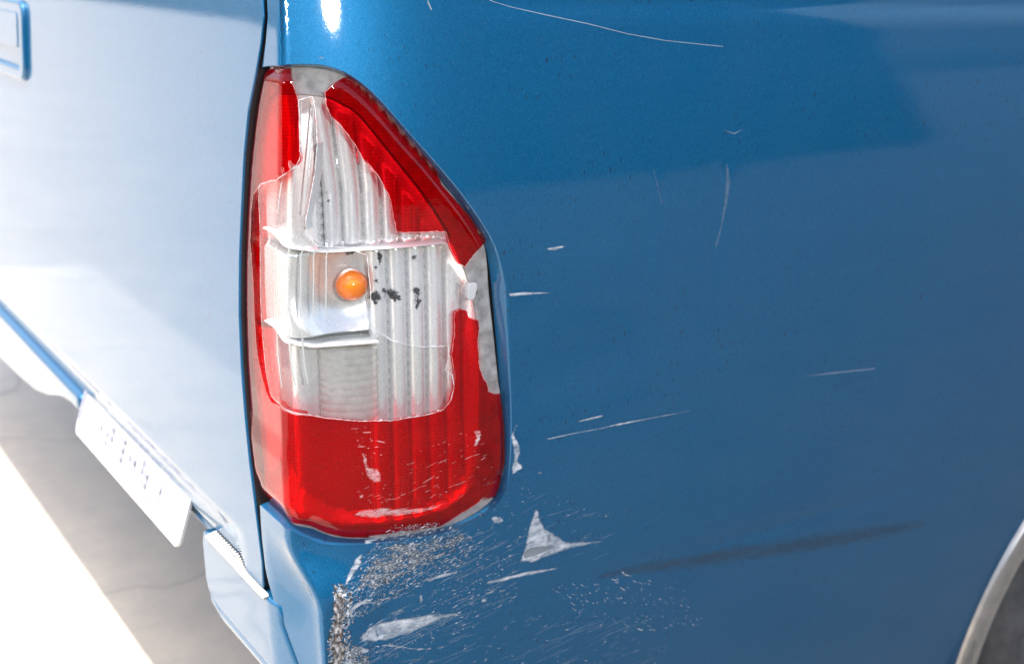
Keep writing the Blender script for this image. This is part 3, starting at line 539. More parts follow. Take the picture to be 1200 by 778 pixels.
def aabox(name,lo,hi,mat,parent,bev=0.0):
    (a,b,c),(d,e,f)=lo,hi
    return boxmesh(name,[(a,b,c),(d,b,c),(d,e,c),(a,e,c),(a,b,f),(d,b,f),(d,e,f),(a,e,f)],mat,parent,bev)
def tag(o,**k):
    for a,v in k.items(): o[a]=v
    return o
A_=lambda k: np.array(LINE[k])
# ------------------------------------------------------------------ the setting: concrete ground, plus unseen things added for the paint to reflect
def flat(name,poly,z,mat):
    bm=bmesh.new(); f=bm.faces.new([bm.verts.new((x,y,z)) for x,y in poly]); bm.normal_update()
    if f.normal.z<0: f.normal_flip()
    bmesh.ops.triangulate(bm,faces=bm.faces[:])
    me=bpy.data.meshes.new(name); bm.to_mesh(me); bm.free(); me.materials.append(mat)
    o=bpy.data.objects.new(name,me); COL.objects.link(o); o['kind']='structure'; return o
flat('ground',[(-150,-150),(150,-150),(150,150),(-150,150)],0.0,M['yard'])
flat('concrete_apron',[(-0.95,-0.9),(8,-0.9),(8,4.4),(-0.95,4.4)],0.004,M['concrete'])
flat('unseen_asphalt',[(-60,-12.5),(-30,-6),(-2.0,-1.05),(-0.45,-0.85),(-0.15,-0.3),(0.1,-0.04),(7,-0.02),(148,-0.02),(148,-148),(-148,-148),(-148,-30)],0.008,M['asphalt'])  # unseen asphalt added, its tone and edge shaped for reflections in the paint
def reflected_hedge():
    path=[(-34,-9.5),(-12,-5.2),(-6,-7.5),(1,-9),(9.6,-9.2)]
    pts=resample(np.array(path,float),0.22,False); V=[];F=[]
    t=np.gradient(pts,axis=0); t/=np.linalg.norm(t,axis=1,keepdims=True); nrm=np.stack([-t[:,1],t[:,0]],-1)
    ring=16; n=len(pts)
    for i,(p,q) in enumerate(zip(pts,nrm)):
        endf=min(1,math.sqrt(max(0.02,min(i,n-1-i)/8)))
        for k in range(ring):
            a=math.pi*k/(ring-1); r=1+0.12*math.sin(i*1.3+k*2.1)+0.10*math.sin(i*0.37+k*0.9)+RNG.normal(0,0.035)
            w=0.8*math.cos(a)*r; h=3.3*abs(math.sin(a))**0.7*(0.85+0.15*r)*endf
            V.append((p[0]+q[0]*w,p[1]+q[1]*w,h))
    for i in range(n-1):
        for k in range(ring-1):
            F.append((i*ring+k,(i+1)*ring+k,(i+1)*ring+k+1,i*ring+k+1))
    o=obj('reflected_hedge',V,F,M['leaf'],smooth=False); o['kind']='stuff'; return o
reflected_hedge()  # added out of view as a dark shape for the panel to reflect
pt=smooth_line(np.array([(0.35,-1.75),(0.9,-1.5),(1.45,-1.66),(1.85,-2.0),(1.75,-2.6),(1.3,-2.55),(0.9,-3.1),(0.4,-2.5)]),True,3)
flat('reflected_dark_patch',[tuple(p) for p in pt],0.012,M['patch'])  # unseen dark patch added to show as a wavy reflection
# ------------------------------------------------------------------ the truck
truck=empty('pickup_truck',(0.6,0.75,0.0))
tag(truck,label='metallic blue pickup truck with a smashed red tail lamp and a scraped rear corner',category='pickup truck')
def under(o):                                          # parent keeping world coordinates
    o.parent=truck; o.matrix_parent_inverse.identity(); o.location=Vector(o.location)-truck.location; return o
TR=None
ZTOP=1.30
gl=A_('gap_l'); gr=A_('gap_r'); grb=A_('gap_rb'); lip=smooth_line(A_('lip'),False,2)
gl=np.vstack([[(gl[0,0],ZTOP)],gl])-np.array([0.0035,0]); gr=np.vstack([[(gr[0,0],ZTOP)],gr])
# bed side with the lamp opening cut in its rear corner
AC,AR=(1.267+OS,0.33),0.397
arc=[(AC[0]+AR*math.cos(a),AC[1]+AR*math.sin(a)) for a in np.linspace(math.radians(184.5),math.radians(95),60)]
ZB=0.30
left_low=np.array([p for p in grb if p[1]>ZB]+[[grb[-1,0]+0.006,ZB]])
panel_poly=np.vstack([gr[:-1],lip,left_low,[(arc[0][0],ZB)],arc,[(AC[0]+0.1,AC[1]+AR+0.002),(AC[0]+0.1,ZTOP)]])
panel=slab('bed_side_panel',panel_poly,0.0,M['paint'],None,sp=0.0055,thick=0.0)
under(panel)
def flange(name,line,step,mat,rows,parent,side=1):
    """turned-in edge of a panel: rows of (inward shift, depth)"""
    L=densify(line,step,False); t=np.gradient(L,axis=0); t/=np.maximum(np.linalg.norm(t,axis=1,keepdims=True),1e-12)
    out=np.stack([t[:,1],-t[:,0]],-1)*side; V=[];UV=[];m=len(L)
    for w,d in rows:
        q=L+out*w; V.append(skin(q,d)); UV.append(q)
    F=[(j*m+i,j*m+i+1,(j+1)*m+i+1,(j+1)*m+i) for j in range(len(rows)-1) for i in range(m-1)]
    return obj(name,np.vstack(V),F,mat,parent,uv=np.vstack(UV))
# lip of the opening: rolls in, then falls back to the dark gap round the lamp
lamp=A_('lamp'); 
lampS=smooth_line(A_('lamp'),True,2); lampD=densify(lampS,0.001)
La=resample(lip,0.0032,False); k=len(La)
Lb=np.array([lampD[np.argmin(((lampD-p)**2).sum(1))] for p in La])
for _ in range(6): Lb[1:-1]=0.5*Lb[1:-1]+0.25*(Lb[2:]+Lb[:-2])
V=[];UV=[]
rows=[(0,0),(0.07,0.0003),(0.15,0.0012),(0.24,0.0030),(0.45,0.0075),(0.60,0.0110),(0.66,0.0125)]
for w,d in rows:
    q=La*(1-w)+Lb*w; V.append(skin(q,d)); UV.append(q)
F=[(j*k+i,(j+1)*k+i,(j+1)*k+i+1,j*k+i+1) for j in range(len(rows)-1) for i in range(k-1)]
o=obj('lamp_opening_lip',np.vstack(V),F,M['paint'],panel,uv=np.vstack(UV))
q0,q1=La*0.34+Lb*0.66,La*0.26+Lb*0.74
strip('lamp_gap_shade',q0,0.0124,q1,0.032,M['black'],panel,n=2)  # black strip colours the gap round the lamp dark
flange('panel_edge',gr,0.006,M['paint'],[(0,0),(-0.0004,0.0003),(-0.0009,0.0012),(-0.0010,0.02)],panel,1)
flange('panel_edge',left_low,0.006,M['paint'],[(0,0),(-0.0004,0.0003),(-0.0009,0.0012),(-0.0010,0.02)],panel,1)
# tailgate
UL=-3.30; ZT=0.6585  # tailgate runs on overwide, out of view, to extend its shadow
tg=np.vstack([[(UL,ZTOP)],[(UL,ZT)],[p for p in gl[::-1] if p[1]>ZT+0.012]])
tgl=np.vstack([[(UL,ZT)],[(gl[np.argmin(abs(gl[:,1]-ZT)),0]-0.004,ZT)],[p for p in gl[::-1] if p[1]>ZT+0.008]])
tg=np.vstack([[(UL,ZTOP)],tgl])
tailgate=slab('tailgate',tg,0.0,M['paint'],None,sp=0.011,thick=0.0); under(tailgate)
flange('tailgate_edge',tgl,0.006,M['paint'],[(0,0),(0.0004,0.0002),(0.0008,0.0006),(0.0011,0.0014),(0.0012,0.0022)],tailgate,1)
flange('tailgate_gap_shade',tgl,0.006,M['black'],[(0.0012,0.0022),(0.0013,0.020)],tailgate,1)  # black strip paints in the shade of the tailgate gap
# black sheet behind the gaps, their darkness given as colour
o=slab('gap_shade_sheet',[(-0.18,0.66),(0.03,0.66),(0.0,0.72),(0.0,1.12),(0.02,1.14),(0.02,ZTOP),(-0.18,ZTOP)],0.026,M['black'],None,sp=0.03); under(o)
# handle set into the tailgate
def rrect(u0,u1,z0,z1,r,n=6):
    out=[]
    for cx,cz,a0 in ((u1-r,z1-r,0),(u0+r,z1-r,90),(u0+r,z0+r,180),(u1-r,z0+r,270)):
        for i in range(n+1):
            a=math.radians(a0+90*i/n); out.append((cx+r*math.cos(a),cz+r*math.sin(a)))
    return np.array(out)
HU=-0.842+OU
slab('handle_bezel',rrect(-1.10+OU,HU,1.052,1.146,0.016),-0.0062,M['paint'],tailgate,sp=0.01,thick=0.012,bevel=0.005,holes=[rrect(-1.085+OU,HU-0.016,1.060,1.137,0.010)])
slab('handle_recess',rrect(-1.09+OU,HU-0.012,1.057,1.140,0.010),0.004,M['paint'],tailgate,sp=0.02)
slab('handle_lever',rrect(-1.08+OU,HU-0.026,1.092,1.134,0.007),-0.0065,M['paint'],tailgate,sp=0.01,thick=0.012,bevel=0.003)
slab('finger_cavity',rrect(-1.07+OU,HU-0.058,1.066,1.090,0.004),0.0035,M['liner'],tailgate,sp=0.02)
# corner bumpers left and right of the number plate
def bumper(name,y0,y1,prof,poly,mat=M['paint']): pass
gx=grb[(grb[:,1]<0.655)]
bp=np.array([(a+OU,b) for a,b in [(-0.196,0.651),(-0.201,0.640),(-0.203,0.600),(-0.199,0.590),(-0.190,0.584),(-0.170,0.5815),(-0.030,0.5815),(-0.006,0.5815)]]+[(p[0]-0.0012,p[1]) for p in gx[::-1] if p[1]>0.584]+[(gx[0,0]-0.0012,0.651)])
bump=slab('rear_bumper',bp,-0.002,M['paint'],None,sp=0.008,thick=0.03,bevel=0.004); under(bump)
lowl=np.array([(-0.196,0.588),(-0.170,0.579),(-0.006,0.579),(0.006,0.579)])+[OU,0]
strip('bumper_underside',lowl,-0.001,lowl+np.array([[0.010,-0.030],[0.012,-0.024],[0.016,-0.022],[0.016,-0.022]]),0.012,M['paint'],bump,n=6,bow=-0.006)
st=slab('step_strip',[(-0.184+OU,0.6538),(-0.184+OU,0.6560),(-0.024+OU,0.6560),(-0.024+OU,0.6538)],-0.0050,M['white'],bump,sp=0.01,thick=0.006,bevel=0.0008)
for i in range(26):
    u0=-0.182+OU+i*0.0061
    slab('step_rib',[(u0,0.6565),(u0+0.0028,0.6565),(u0+0.0022,0.6582),(u0+0.0006,0.6582)],-0.0046,M['white'],bump,sp=0.01,thick=0.004,bevel=0.0003)
fb=np.array([(-0.690,0.651),(-0.700,0.640),(-0.730,0.640),(-0.780,0.634),(-0.83,0.623),(-0.89,0.606),(-0.96,0.592),(-1.06,0.583),(-1.20,0.576),(-3.25,0.570),(-3.25,0.651)])+[OU,0]  # carried on overwide with the tailgate for the shadow
b2=slab('rear_bumper',fb,-0.003,M['paint'],None,sp=0.012,thick=0.05,bevel=0.006); under(b2)
# lower sill of the tailgate opening, just above the plate
o=slab('rear_sill',[(-0.72+OU,0.6565),(-0.72+OU,0.646),(-0.18+OU,0.646),(-0.18+OU,0.6565)],0.010,M['paint'],None,sp=0.02,thick=0.03,bevel=0.002); under(o)
# number plate, leaning, its top tucked behind the tailgate hem
def plate_pt(s,t,h=0.0):                                # s metres leftwards (+Y), t metres down the plate, h proud
    a=math.atan2(0.030,0.090); ca,sa=math.cos(a),math.sin(a)
    base=np.array([0.012,0.330,0.700])
    return base+np.array([-sa*t-ca*h, s, -ca*t+sa*h])
def plate_poly(name,poly,h,thick,mat,parent,bev=0.0):
    bm=bmesh.new()
    top=[bm.verts.new(plate_pt(s,t,h)) for s,t in poly]; bot=[bm.verts.new(plate_pt(s,t,h-thick)) for s,t in poly]; m=len(poly)
    bm.faces.new(top); bm.faces.new(bot[::-1])
    for i in range(m): bm.faces.new([top[i],bot[i],bot[(i+1)%m],top[(i+1)%m]])
    bmesh.ops.recalc_face_normals(bm,faces=bm.faces)
    me=bpy.data.meshes.new(name); bm.to_mesh(me); bm.free(); me.materials.append(mat)
    o=bpy.data.objects.new(name,me); COL.objects.link(o)
    if parent: o.parent=parent
    return o
PL,PH=0.425,0.094
plate=plate_poly('license_plate',[(x,y) for x,y in rrect(0,PL,0.0,PH,0.012)],0.0,0.003,M['white'],None); under(plate)
fr=plate_poly('plate_end_cap',[(PL-0.012,0.02),(PL-0.002,0.02),(PL-0.002,PH-0.02),(PL-0.012,PH-0.02)],0.0012,0.001,M['lilac'],plate)
SEG={'a':(0.1,0.0,0.9,0.0),'b':(0.9,0.0,0.9,0.5),'c':(0.9,0.5,0.9,1.0),'d':(0.1,1.0,0.9,1.0),'e':(0.1,0.5,0.1,1.0),'f':(0.1,0.0,0.1,0.5),'g':(0.1,0.5,0.9,0.5)}
def glyph(s0,t0,w,h,segs,lw=0.006):                     # s0 from the left edge as read from behind
    for c in segs:
        x0,y0,x1,y1=SEG[c]; x0,x1=s0+x0*w,s0+x1*w; y0,y1=t0+y0*h,t0+y1*h
        plate_poly('plate_stroke',[(PL-a_,b_) for a_,b_ in [(min(x0,x1)-lw/2,min(y0,y1)-lw/2),(max(x0,x1)+lw/2,min(y0,y1)-lw/2),(max(x0,x1)+lw/2,max(y0,y1)+lw/2),(min(x0,x1)-lw/2,max(y0,y1)+lw/2)]],0.0006,0.0005,M['lilac'],plate)
for i,sg in enumerate(['bcf','abged','abcdg','fgbc','acdfg','bc']): glyph(0.075+i*0.048,0.048,0.026,0.022,sg)
for i in range(14): plate_poly('plate_stroke',[(0.09+i*0.018,0.079),(0.101+i*0.018,0.079),(0.101+i*0.018,0.083),(0.09+i*0.018,0.083)],0.0006,0.0005,M['lilac'],plate)
# wheel arch trim, liner, wheel
def arch_trim():
    V=[];UV=[];m=70
    angs=np.linspace(math.radians(186),math.radians(88),m)
    prof=[(0.398,0.003),(0.397,-0.004),(0.394,-0.008),(0.386,-0.0105),(0.374,-0.0095),(0.364,-0.006),(0.357,0.0),(0.354,0.010),(0.352,0.03)]
    for r,d in prof:
        q=np.stack([AC[0]+r*np.cos(angs),AC[1]+r*np.sin(angs)],-1); V.append(skin(q,d)); UV.append(q)
    F=[(j*m+i,j*m+i+1,(j+1)*m+i+1,(j+1)*m+i) for j in range(len(prof)-1) for i in range(m-1)]
    return obj('wheel_arch_trim',np.vstack(V),F,M['chrome'],uv=np.vstack(UV))
under(arch_trim())
def lathe_y(name,cx,cz,y0,prof,mat,parent,n=64):
    V=[];m=len(prof)
    for i in range(n):
        a=2*math.pi*i/n
        for r,y in prof: V.append((cx+r*math.cos(a),y0+y,cz+r*math.sin(a)))
    F=[(i*m+j,((i+1)%n)*m+j,((i+1)%n)*m+j+1,i*m+j+1) for i in range(n) for j in range(m-1)]
    return obj(name,V,F,mat,parent)
cx=1.279
wheel=lathe_y('wheel',cx,0.335,0.075,[(0.02,0.02),(0.10,0.018),(0.16,0.04),(0.20,0.035),(0.215,0.01)],M['chrome'],None); under(wheel)
lathe_y('tyre',cx,0.335,0.060,[(0.213,0.03),(0.225,0.006),(0.255,0.0),(0.292,0.004),(0.318,0.016),(0.331,0.035),(0.335,0.06),(0.335,0.20),(0.31,0.23),(0.22,0.23)],M['tyre'],wheel)
for k in range(48):
    a=2*math.pi*k/48
    r0,r1=0.326,0.339; da=0.045
    cs=[(r0,a-da),(r1,a-da),(r1,a+da*0.4),(r0,a+da*0.4)]
    boxmesh('tread_block',[(cx+r*math.cos(t),0.083,0.335+r*math.sin(t)) for r,t in cs]+[(cx+r*math.cos(t),0.16,0.335+r*math.sin(t)) for r,t in cs],M['tyre'],wheel) if math.cos(a)<0.1 else None
ln=lathe_y('arch_liner',1.266,AC[1],0.03,[(0.392,0.0),(0.392,0.30),(0.05,0.31)],M['liner'],None); under(ln)
# hidden bulk of the truck: floor, bed and cab, made overwide so its shadow reaches further
ub=aabox('truck_bed',(0.06,0.09,0.668),(0.95,3.42,1.16),M['dark'],None); under(ub)
ub=aabox('chassis',(0.55,0.55,0.30),(4.2,1.85,0.66),M['dark'],None); under(ub)
cab=aabox('cab',(2.3,0.09,0.40),(4.4,3.42,1.25),M['paint'],None,0.06); under(cab)
# ------------------------------------------------------------------ tail lamp
lampP=lampS
inner=np.array(INNER); inner=smooth_line(inner,True,2)
lamp_o=empty('tail_lamp',(0,0,0)); lamp_o.parent=truck; lamp_o.location=-truck.location
ZS,ZM=0.9835,0.9075
fu=np.array([p[0] for p in LINE['flute_up']]); fm=np.array([p[0] for p in LINE['flute_mid']])
fu=np.concatenate([fu,[fu[-1]+0.0172*i for i in (1,2,3)]]); fm=np.concatenate([fm,[fm[-1]+0.017*i for i in (1,2)]])
BU,BZ=LINE['bulb'][0]
def flute(u,edges):
    i=np.clip(np.searchsorted(edges,u)-1,0,len(edges)-2); f=np.clip((u-edges[i])/(edges[i+1]-edges[i]),0,1)
    on=(u>=edges[0])&(u<=edges[-1])
    return np.where(on,np.sqrt(np.maximum(0,1-(2*f-1)**2)),0.0)
def d_lens(q):
    """depth of the lens face under the skin: stepped inwards above the red band, rolled over at its outline"""
    u,z=q[...,0],q[...,1]
    d=0.0018+0.0024*sstep(0.800,0.826,z)
    dl=dist_line(q,lampP); k=np.clip(1-dl/0.010,0,1); d=d+0.0045*k*k
    low=sstep(0.020,0.0,dl)*sstep(0.775,0.755,z); d=d+0.005*low
    return d
def d_refl(q):
    u,z=q[...,0],q[...,1]
    t=sstep(0.0,1.0,dist_line(q,inner)/(0.010+0.032*sstep(OS+0.035,OS-0.035,u)))
    # upper chamber: fluted, leaning forward at the top
    cu=u+0.10*np.maximum(z-1.03,0)
    up=0.036-0.0100*flute(cu,fu)-0.10*np.maximum(z-1.03,0)
    up=np.where(u<fu[0]-0.002,0.020,up)
    md=0.030-0.0100*flute(u,fm)
    r2=((u-BU)/0.060)**2+((z-BZ)/0.050)**2
    bowl=0.016+0.020*sstep(1.15,0.10,r2)
    lo=0.024+0.010*sstep(0.048,0.020,np.abs(u-OS-0.0475))
    left=np.where(z>ZM,bowl,lo)
    md=np.where(u<fm[0],left,md)
    md=md+0.0015*sstep(0.90,0.83,z)*0
    d=np.where(z>ZS,up,md)
    low=sstep(0.845,0.770,z); d=d*(1-low)+(0.026-0.0085*flute(u,fm))*low
    return 0.013+(d-0.013)*t
# grey flange round the chambers
flg=slab('lamp_housing',lampP*1.0,0.0115,M['putty'],lamp_o,sp=0.006,thick=0.030,bevel=0.002,holes=[inner])
refl=slab('reflector',inner,d_refl,M['reflector'],lamp_o,sp=0.0045,sx=0.0011)
flb=inner
gk=[i for i in range(len(inner)) if inner[i,0]>0.062 and inner[i,1]>0.985]
gline=inner[gk]
strip('wall_shade_line',gline,0.0112,gline+np.array([-0.0016,-0.0012]),0.0112,M['black'],lamp_o,n=1)  # black line paints the shadow where flange meets reflector wall
strip('chamber_wall',np.vstack([inner,inner[:1]]),0.0116,np.vstack([inner,inner[:1]]),0.032,M['ridge'],lamp_o,n=2)
# shelves between the chambers
def shelf(name,u0,u1,z,dfront,dback,th,mat,sag=lambda u:0*u,n=60):
    us=np.linspace(u0,u1,n); V=[]
    prof=[(dfront,0.0),(dfront,-th),(dback,-th),(dback,0.0)]
    prof=[(dback,0.0),(dfront+0.0008,0.0),(dfront,-0.0008),(dfront,-th+0.0008),(dfront+0.0008,-th),(dback,-th)]
    for d,dz in prof: V.append(body(us,z+sag(us)+dz,d))
    m=n; F=[(j*m+i,(j+1)*m+i,(j+1)*m+i+1,j*m+i+1) for j in range(len(prof)-1) for i in range(m-1)]
    return obj(name,np.vstack(V),F,mat,lamp_o)
shelf('chamber_shelf',OU-0.023,OS+0.168,0.9845,0.0115,0.033,0.0016,M['ridge'],lambda u:0.0125*sstep(OS+0.035,OS-0.045,u))
shelf('lens_shelf',OU-0.016,OS+0.076,0.9040,0.0085,0.036,0.0014,M['ridge'],lambda u:0.013*sstep(OS+0.02,OS-0.035,u))
# upright ledge that closes the fluted part of the upper chamber
dg=A_('diag'); strip('chamber_divider',dg,0.009,dg+np.array([0.003,0]),0.024,M['ridge'],lamp_o,n=2)
# ringed lens in front of the reversing bulb
def drum():
    uc=0.0475+OS; c0=body(uc,0.88,0.0215); pq=0.5*math.pi*float(sstep(-0.10,0.16,uc)); na=(math.cos(pq),math.sin(pq)); ta=(na[1],-na[0]); V=[];n=40; m=90; z0,z1=0.836,0.8975
    for j in range(m+1):
        t=j/m; z=z0+(z1-z0)*t; r=0.0245+0.0010*abs(math.sin(math.pi*t*9))**0.7
        for i in range(n):
            a=2*math.pi*i/n; p,q=r*math.cos(a),0.48*r*math.sin(a); V.append((c0[0]+p*ta[0]+q*na[0],c0[1]+p*ta[1]+q*na[1],z))
    F=[(j*n+i,j*n+(i+1)%n,(j+1)*n+(i+1)%n,(j+1)*n+i) for j in range(m) for i in range(n)]
    V.append((c0[0],c0[1],z1+0.001)); F+=[(m*n+i,m*n+(i+1)%n,len(V)-1) for i in range(n)]
    return obj('ringed_lens',V,F,M['ringed'],lamp_o)
drum()
# amber bulb
def bulb():
    c=body(BU,BZ,0.026); nrm=-normal(BU,BZ); R0=0.0138; V=[];n=32;m=20
    ax=Vector(-nrm); ax=Vector((normal(BU,BZ)[0],normal(BU,BZ)[1],0)).normalized()   # bulb points out of the lamp
    q=ax.to_track_quat('Z','Y')
    prof=[]
    for j in range(m+1):
        a=math.pi*j/m*0.80; prof.append((R0*math.sin(a),R0*math.cos(a)))
    prof+=[(R0*0.52,-R0*1.05),(R0*0.52,-R0*1.4)]
    for r,h in prof:
        for i in range(n):
            t=2*math.pi*i/n; p=q@Vector((r*math.cos(t),r*math.sin(t),h)); V.append((c[0]+p.x,c[1]+p.y,c[2]+p.z))
    F=[(j*n+i,j*n+(i+1)%n,(j+1)*n+(i+1)%n,(j+1)*n+i) for j in range(len(prof)-1) for i in range(n)]
    b=obj('amber_bulb',V,F,M['bulb'],lamp_o)
    V=[];prof=[(R0*0.62,-R0*0.98),(R0*0.68,-R0*1.0),(R0*0.68,-R0*1.9),(R0*0.2,-R0*1.95)]
    for r,h in prof:
        for i in range(n):
            t=2*math.pi*i/n; p=q@Vector((r*math.cos(t),r*math.sin(t),h)); V.append((c[0]+p.x,c[1]+p.y,c[2]+p.z))
    F=[(j*n+i,j*n+(i+1)%n,(j+1)*n+(i+1)%n,(j+1)*n+i) for j in range(len(prof)-1) for i in range(n)]
    obj('bulb_base',V,F,M['chrome'],lamp_o)
bulb()
# broken lens
def jag(poly,amp=0.0003,step=0.003,far=0.006):
    """broken plastic: small angular breaks wherever the edge is not the moulded outline"""
    p=densify(poly,step); d=dist_line(p,lampP); k=np.clip((d-far)/0.003,0,1)[:,None]
    j=RNG.uniform(-1,1,(len(p),2))*amp; j[::3]*=1.8
    return p+j*k
def edge_line(poly,mat,w=0.0004,far=0.007):
    """pale freshly broken edge catching the light"""
    n=len(poly); d=dist_line(poly,lampP); df=lambda q:d_lens(q)-0.0002; sg=1 if area2(poly)>0 else -1
    t=np.roll(poly,-1,0)-np.roll(poly,1,0); t/=np.maximum(np.linalg.norm(t,axis=1,keepdims=True),1e-12); out=np.stack([t[:,1],-t[:,0]],-1)*sg
    wv=w*RNG.uniform(0.25,1.3,n)[:,None]; a,b=poly+out*0.0005,poly+out*0.0005-out*wv
    V=np.vstack([skin(a,df(a)),skin(b,df(b))]); F=[(i,(i+1)%n,n+(i+1)%n,n+i) for i in range(n) if d[i]>far and d[(i+1)%n]>far]
    obj('broken_edge',V,F,mat,lamp_o,uv=np.vstack([a,b]))
pm,pt_,pc=jag(A_('red_main')),jag(A_('red_top')),jag(A_('clear'),0.00015)
rl=slab('red_lens',pm,d_lens,M['red'],lamp_o,sp=0.0035,thick=0.0028,bevel=0.0005); rl['label']='lower and left red lens with a ragged broken edge'
rt=slab('red_lens',pt_,d_lens,M['red'],lamp_o,sp=0.0035,thick=0.0028,bevel=0.0005); rt['label']='upper red lens shard beside the blue panel'
cl=slab('clear_lens',pc,d_lens,M['clear'],lamp_o,sp=0.004,thick=0.0024,bevel=0.0005)
edge_line(pm,M['lensedge']); edge_line(pt_,M['lensedge']); edge_line(pc,M['clearedge'],0.0005)
strip('lens_rim',A_('rim_o'),0.0065,A_('rim_i'),0.0165,M['red'],lamp_o,n=3)
for k in [k for k in LINE if k.startswith('rib_')]:
    L=densify(A_(k),0.004,False); w=0.0006; V=[];F=[]
    a=L+[-w,0]; b=L+[w,0]; m=len(L)
    P0=skin(a,d_lens(a)+0.0030); P1=skin(L,d_lens(L)+0.0046); P2=skin(b,d_lens(b)+0.0030)
    V=np.vstack([P0,P1,P2,skin(L,d_lens(L)+0.0029)])
    for i in range(m-1):
        for x,y in ((0,1),(1,2),(2,3),(3,0)): F.append((x*m+i,y*m+i,y*m+i+1,x*m+i+1))
    obj('lens_rib',V,F,M['ridge'],lamp_o,smooth=False)
# mounting clip at the broken right edge
ck=A_('clip'); slab('mounting_clip',ck,0.008,M['white'],lamp_o,sp=0.003,thick=0.006,bevel=0.0008)
slab('clip_slot',ck[1:4]*0.5+ck[2]*0.5,0.0072,M['black'],lamp_o,sp=0.003)
# soot and flecks on the reflector
SP=LINE['soot']; SR=[(0.010,0.0060),(0.0065,0.0075),(0.004,0.004),(0.0065,0.008),(0.004,0.004),(0.0035,0.0035),(0.0035,0.0075),(0.003,0.004),(0.0035,0.004),(0.005,0.007),(0.0035,0.004),(0.0035,0.0016),(0.0022,0.0010),(0.0018,0.0008),(0.001,0.001),(0.010,0.0022),(0.009,0.003)]
for (u,z),(ru,rz) in zip(SP,SR):
    pl=np.array([(u+ru*math.cos(a)*(1+0.25*math.sin(3*a+u*900)),z+rz*math.sin(a)*(1+0.2*math.sin(2*a+z*700))) for a in np.linspace(0,2*math.pi,22)[:-1]])
    slab('soot_mark',pl,lambda q:d_refl(q)-0.0007,M['soot'],lamp_o,sp=0.0012,fade=min(ru,rz)*0.9)
for k,p in REDSC.items():
    slab('lens_scuff',np.array(p),lambda q:d_lens(q)-0.0004,M['redscuff'],lamp_o,sp=0.0018,fade=0.0022)
# ------------------------------------------------------------------ scratches and dirt on the bed side
thin={'dash_d','dash_b'}
thin={'top_line','tick_a','long_c','dash_c','dash_d','spur','long_a2'}
for k,p in SCRATCH.items():
    p=np.array(p)
    if k in thin: slab('scratch',p,-0.0004,M['scrape'] if k in('spur','long_c','long_a2') else M['fine'] if k in('dash_d','dash_b','dash_c') else M['hair'],panel,sp=0.0015 if k!='top_line' else 0.01,fade='thin')
    elif k.startswith('smear') or k=='dash_b': slab('rub_mark',p,-0.0003,M['smear'],panel,sp=0.0015,fade=0.0024 if k!='dash_b' else 0.004)
    else: slab('scratch',p,-0.0004,M['scrape'],panel,sp=0.0018,fade=0.0036 if k in('wedge','streak_d') else 0.0018)
slab('rub_mark',np.array(DARK['smear_dark']),-0.0003,M['rub'],panel,sp=0.003,fade=0.011)
slab('bare_patch',np.array(DARK['wedge_grey']),-0.0007,M['greyp'],panel,sp=0.002,fade=0.002)
slab('bare_patch',np.array(DARK['wedge_chip']),-0.0007,M['greyp'],panel,sp=0.002,fade='thin')
slab('abrasion',np.array(GRIT['grit_a']),-0.0002,M['grit'],panel,sp=0.0025,fade=0.012)
slab('torn_edge',np.array(GRIT['grit_b']),-0.0008,M['torn'],panel,sp=0.002,fade=0.003)
slab('torn_edge',np.array(GRIT['grit_c']),-0.0005,M['grit'],panel,sp=0.0025,fade=0.008)
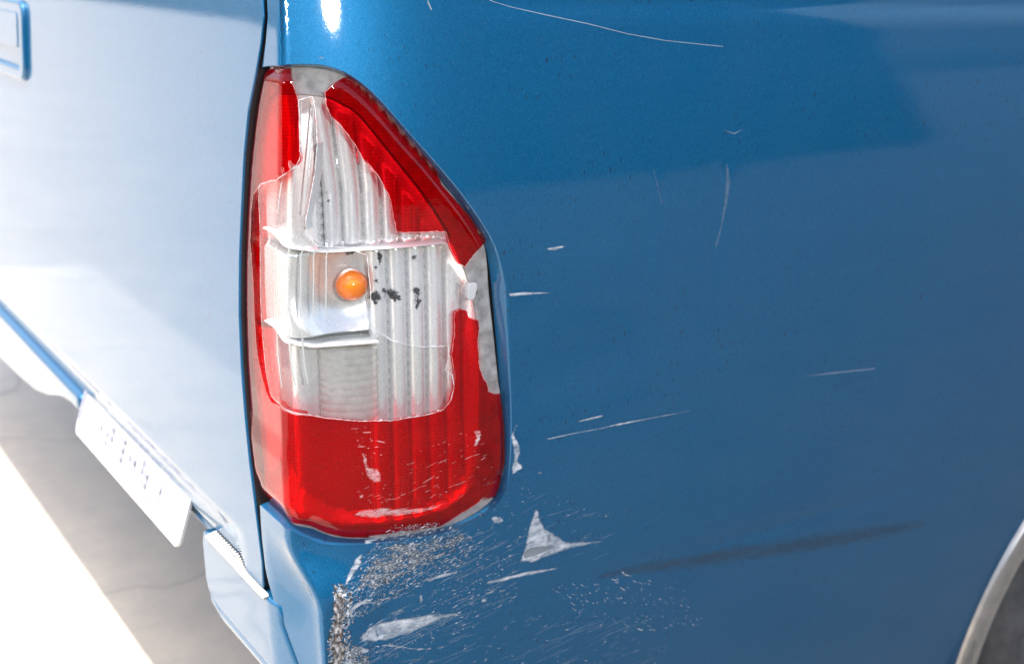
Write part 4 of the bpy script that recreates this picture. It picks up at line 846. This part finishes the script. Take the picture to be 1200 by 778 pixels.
# hundreds of chips and hairlines: one part
def flecks(name,mat,items,parent=None,df=None):
    V=[];F=[];UV=[]
    for u,z,l,w,a in items:
        k=len(V); ca,sa=math.cos(a),math.sin(a); m=6
        q=np.array([(u+ca*l*0.5*math.cos(t)-sa*w*0.5*math.sin(t),z+sa*l*0.5*math.cos(t)+ca*w*0.5*math.sin(t)) for t in np.linspace(0,2*math.pi,m+1)[:-1]+RNG.uniform(-.3,.3,m)])
        V+=list(skin(q,(df(q) if df else 0.0)-0.0005-RNG.uniform(0,0.0002))); UV+=list(q); F.append(tuple(range(k,k+m)))
    o=obj(name,V,F,mat,parent or panel,uv=UV,smooth=False); o['kind']='stuff'; return o
FL=[]; FD=[]; FH=[]; FM=[]
def scatter(n,poly,lmin,lmax,wmin,wmax,ang,spread,out):
    poly=np.array(poly); lo,hi=poly.min(0),poly.max(0); c=0
    while c<n:
        q=RNG.uniform(lo,hi,(n*2,2)); q=q[inside(q,poly)]
        for u,z in q[:n-c]:
            out.append((u,z,lmin+(lmax-lmin)*RNG.random()**3,wmin+(wmax-wmin)*RNG.random()**2,RNG.normal(ang,spread))); c+=1
scatter(950,ZONE['a'],0.0006,0.0065,0.0002,0.0008,0.33,0.28,FL)
scatter(260,ZONE['t'],0.0008,0.0075,0.0006,0.0028,1.2,0.7,FL)
scatter(220,ZONE['t'],0.0008,0.0065,0.0006,0.0030,1.2,0.7,FD)
scatter(150,ZONE['b'],0.006,0.042,0.00018,0.00045,0.24,0.07,FH)
scatter(140,ZONE['d'],0.006,0.050,0.00018,0.00040,0.12,0.10,FH)
scatter(90,ZONE['a'],0.005,0.030,0.00018,0.00040,0.35,0.25,FH)
scatter(36,ZONE['e'],0.004,0.026,0.00018,0.00035,0.22,0.15,FH)
scatter(300,ZONE['a'],0.0008,0.0070,0.0003,0.0011,0.33,0.28,FD)
scatter(300,ZONE['a'],0.0008,0.0060,0.0003,0.0010,0.33,0.28,FM)
scatter(200,ZONE['t'],0.0010,0.0070,0.0006,0.0030,1.2,0.7,FM)
scatter(420,ZONE['b'],0.0006,0.0060,0.0002,0.0007,0.25,0.25,FL)
scatter(170,ZONE['c'],0.0010,0.0110,0.0003,0.0008,-0.55,0.12,FL)
scatter(150,ZONE['d'],0.0006,0.0050,0.0003,0.0008,0.1,0.5,FL)
scatter(60,ZONE['e'],0.0004,0.0030,0.0003,0.0008,0.2,0.6,FL)
flecks('paint_chips',M['hair'],[f for i,f in enumerate(FL) if i%2])
flecks('paint_chips',M['white_chip'] if 'white_chip' in M else M['scrape_plain'],[f for i,f in enumerate(FL) if not i%2])
flecks('grit_specks',M['putty'],FD)
flecks('hairlines',M['hair'],FH)
flecks('dark_chips',M['mud'],FM)
FR=[]
scatter(75,ZONE['r'],0.001,0.016,0.0002,0.0007,0.22,0.16,FR)
scatter(40,ZONE['r2'],0.001,0.010,0.0002,0.0009,0.15,0.25,FR)
flecks('lens_scratches',M['redmark'],FR,lamp_o,d_lens)
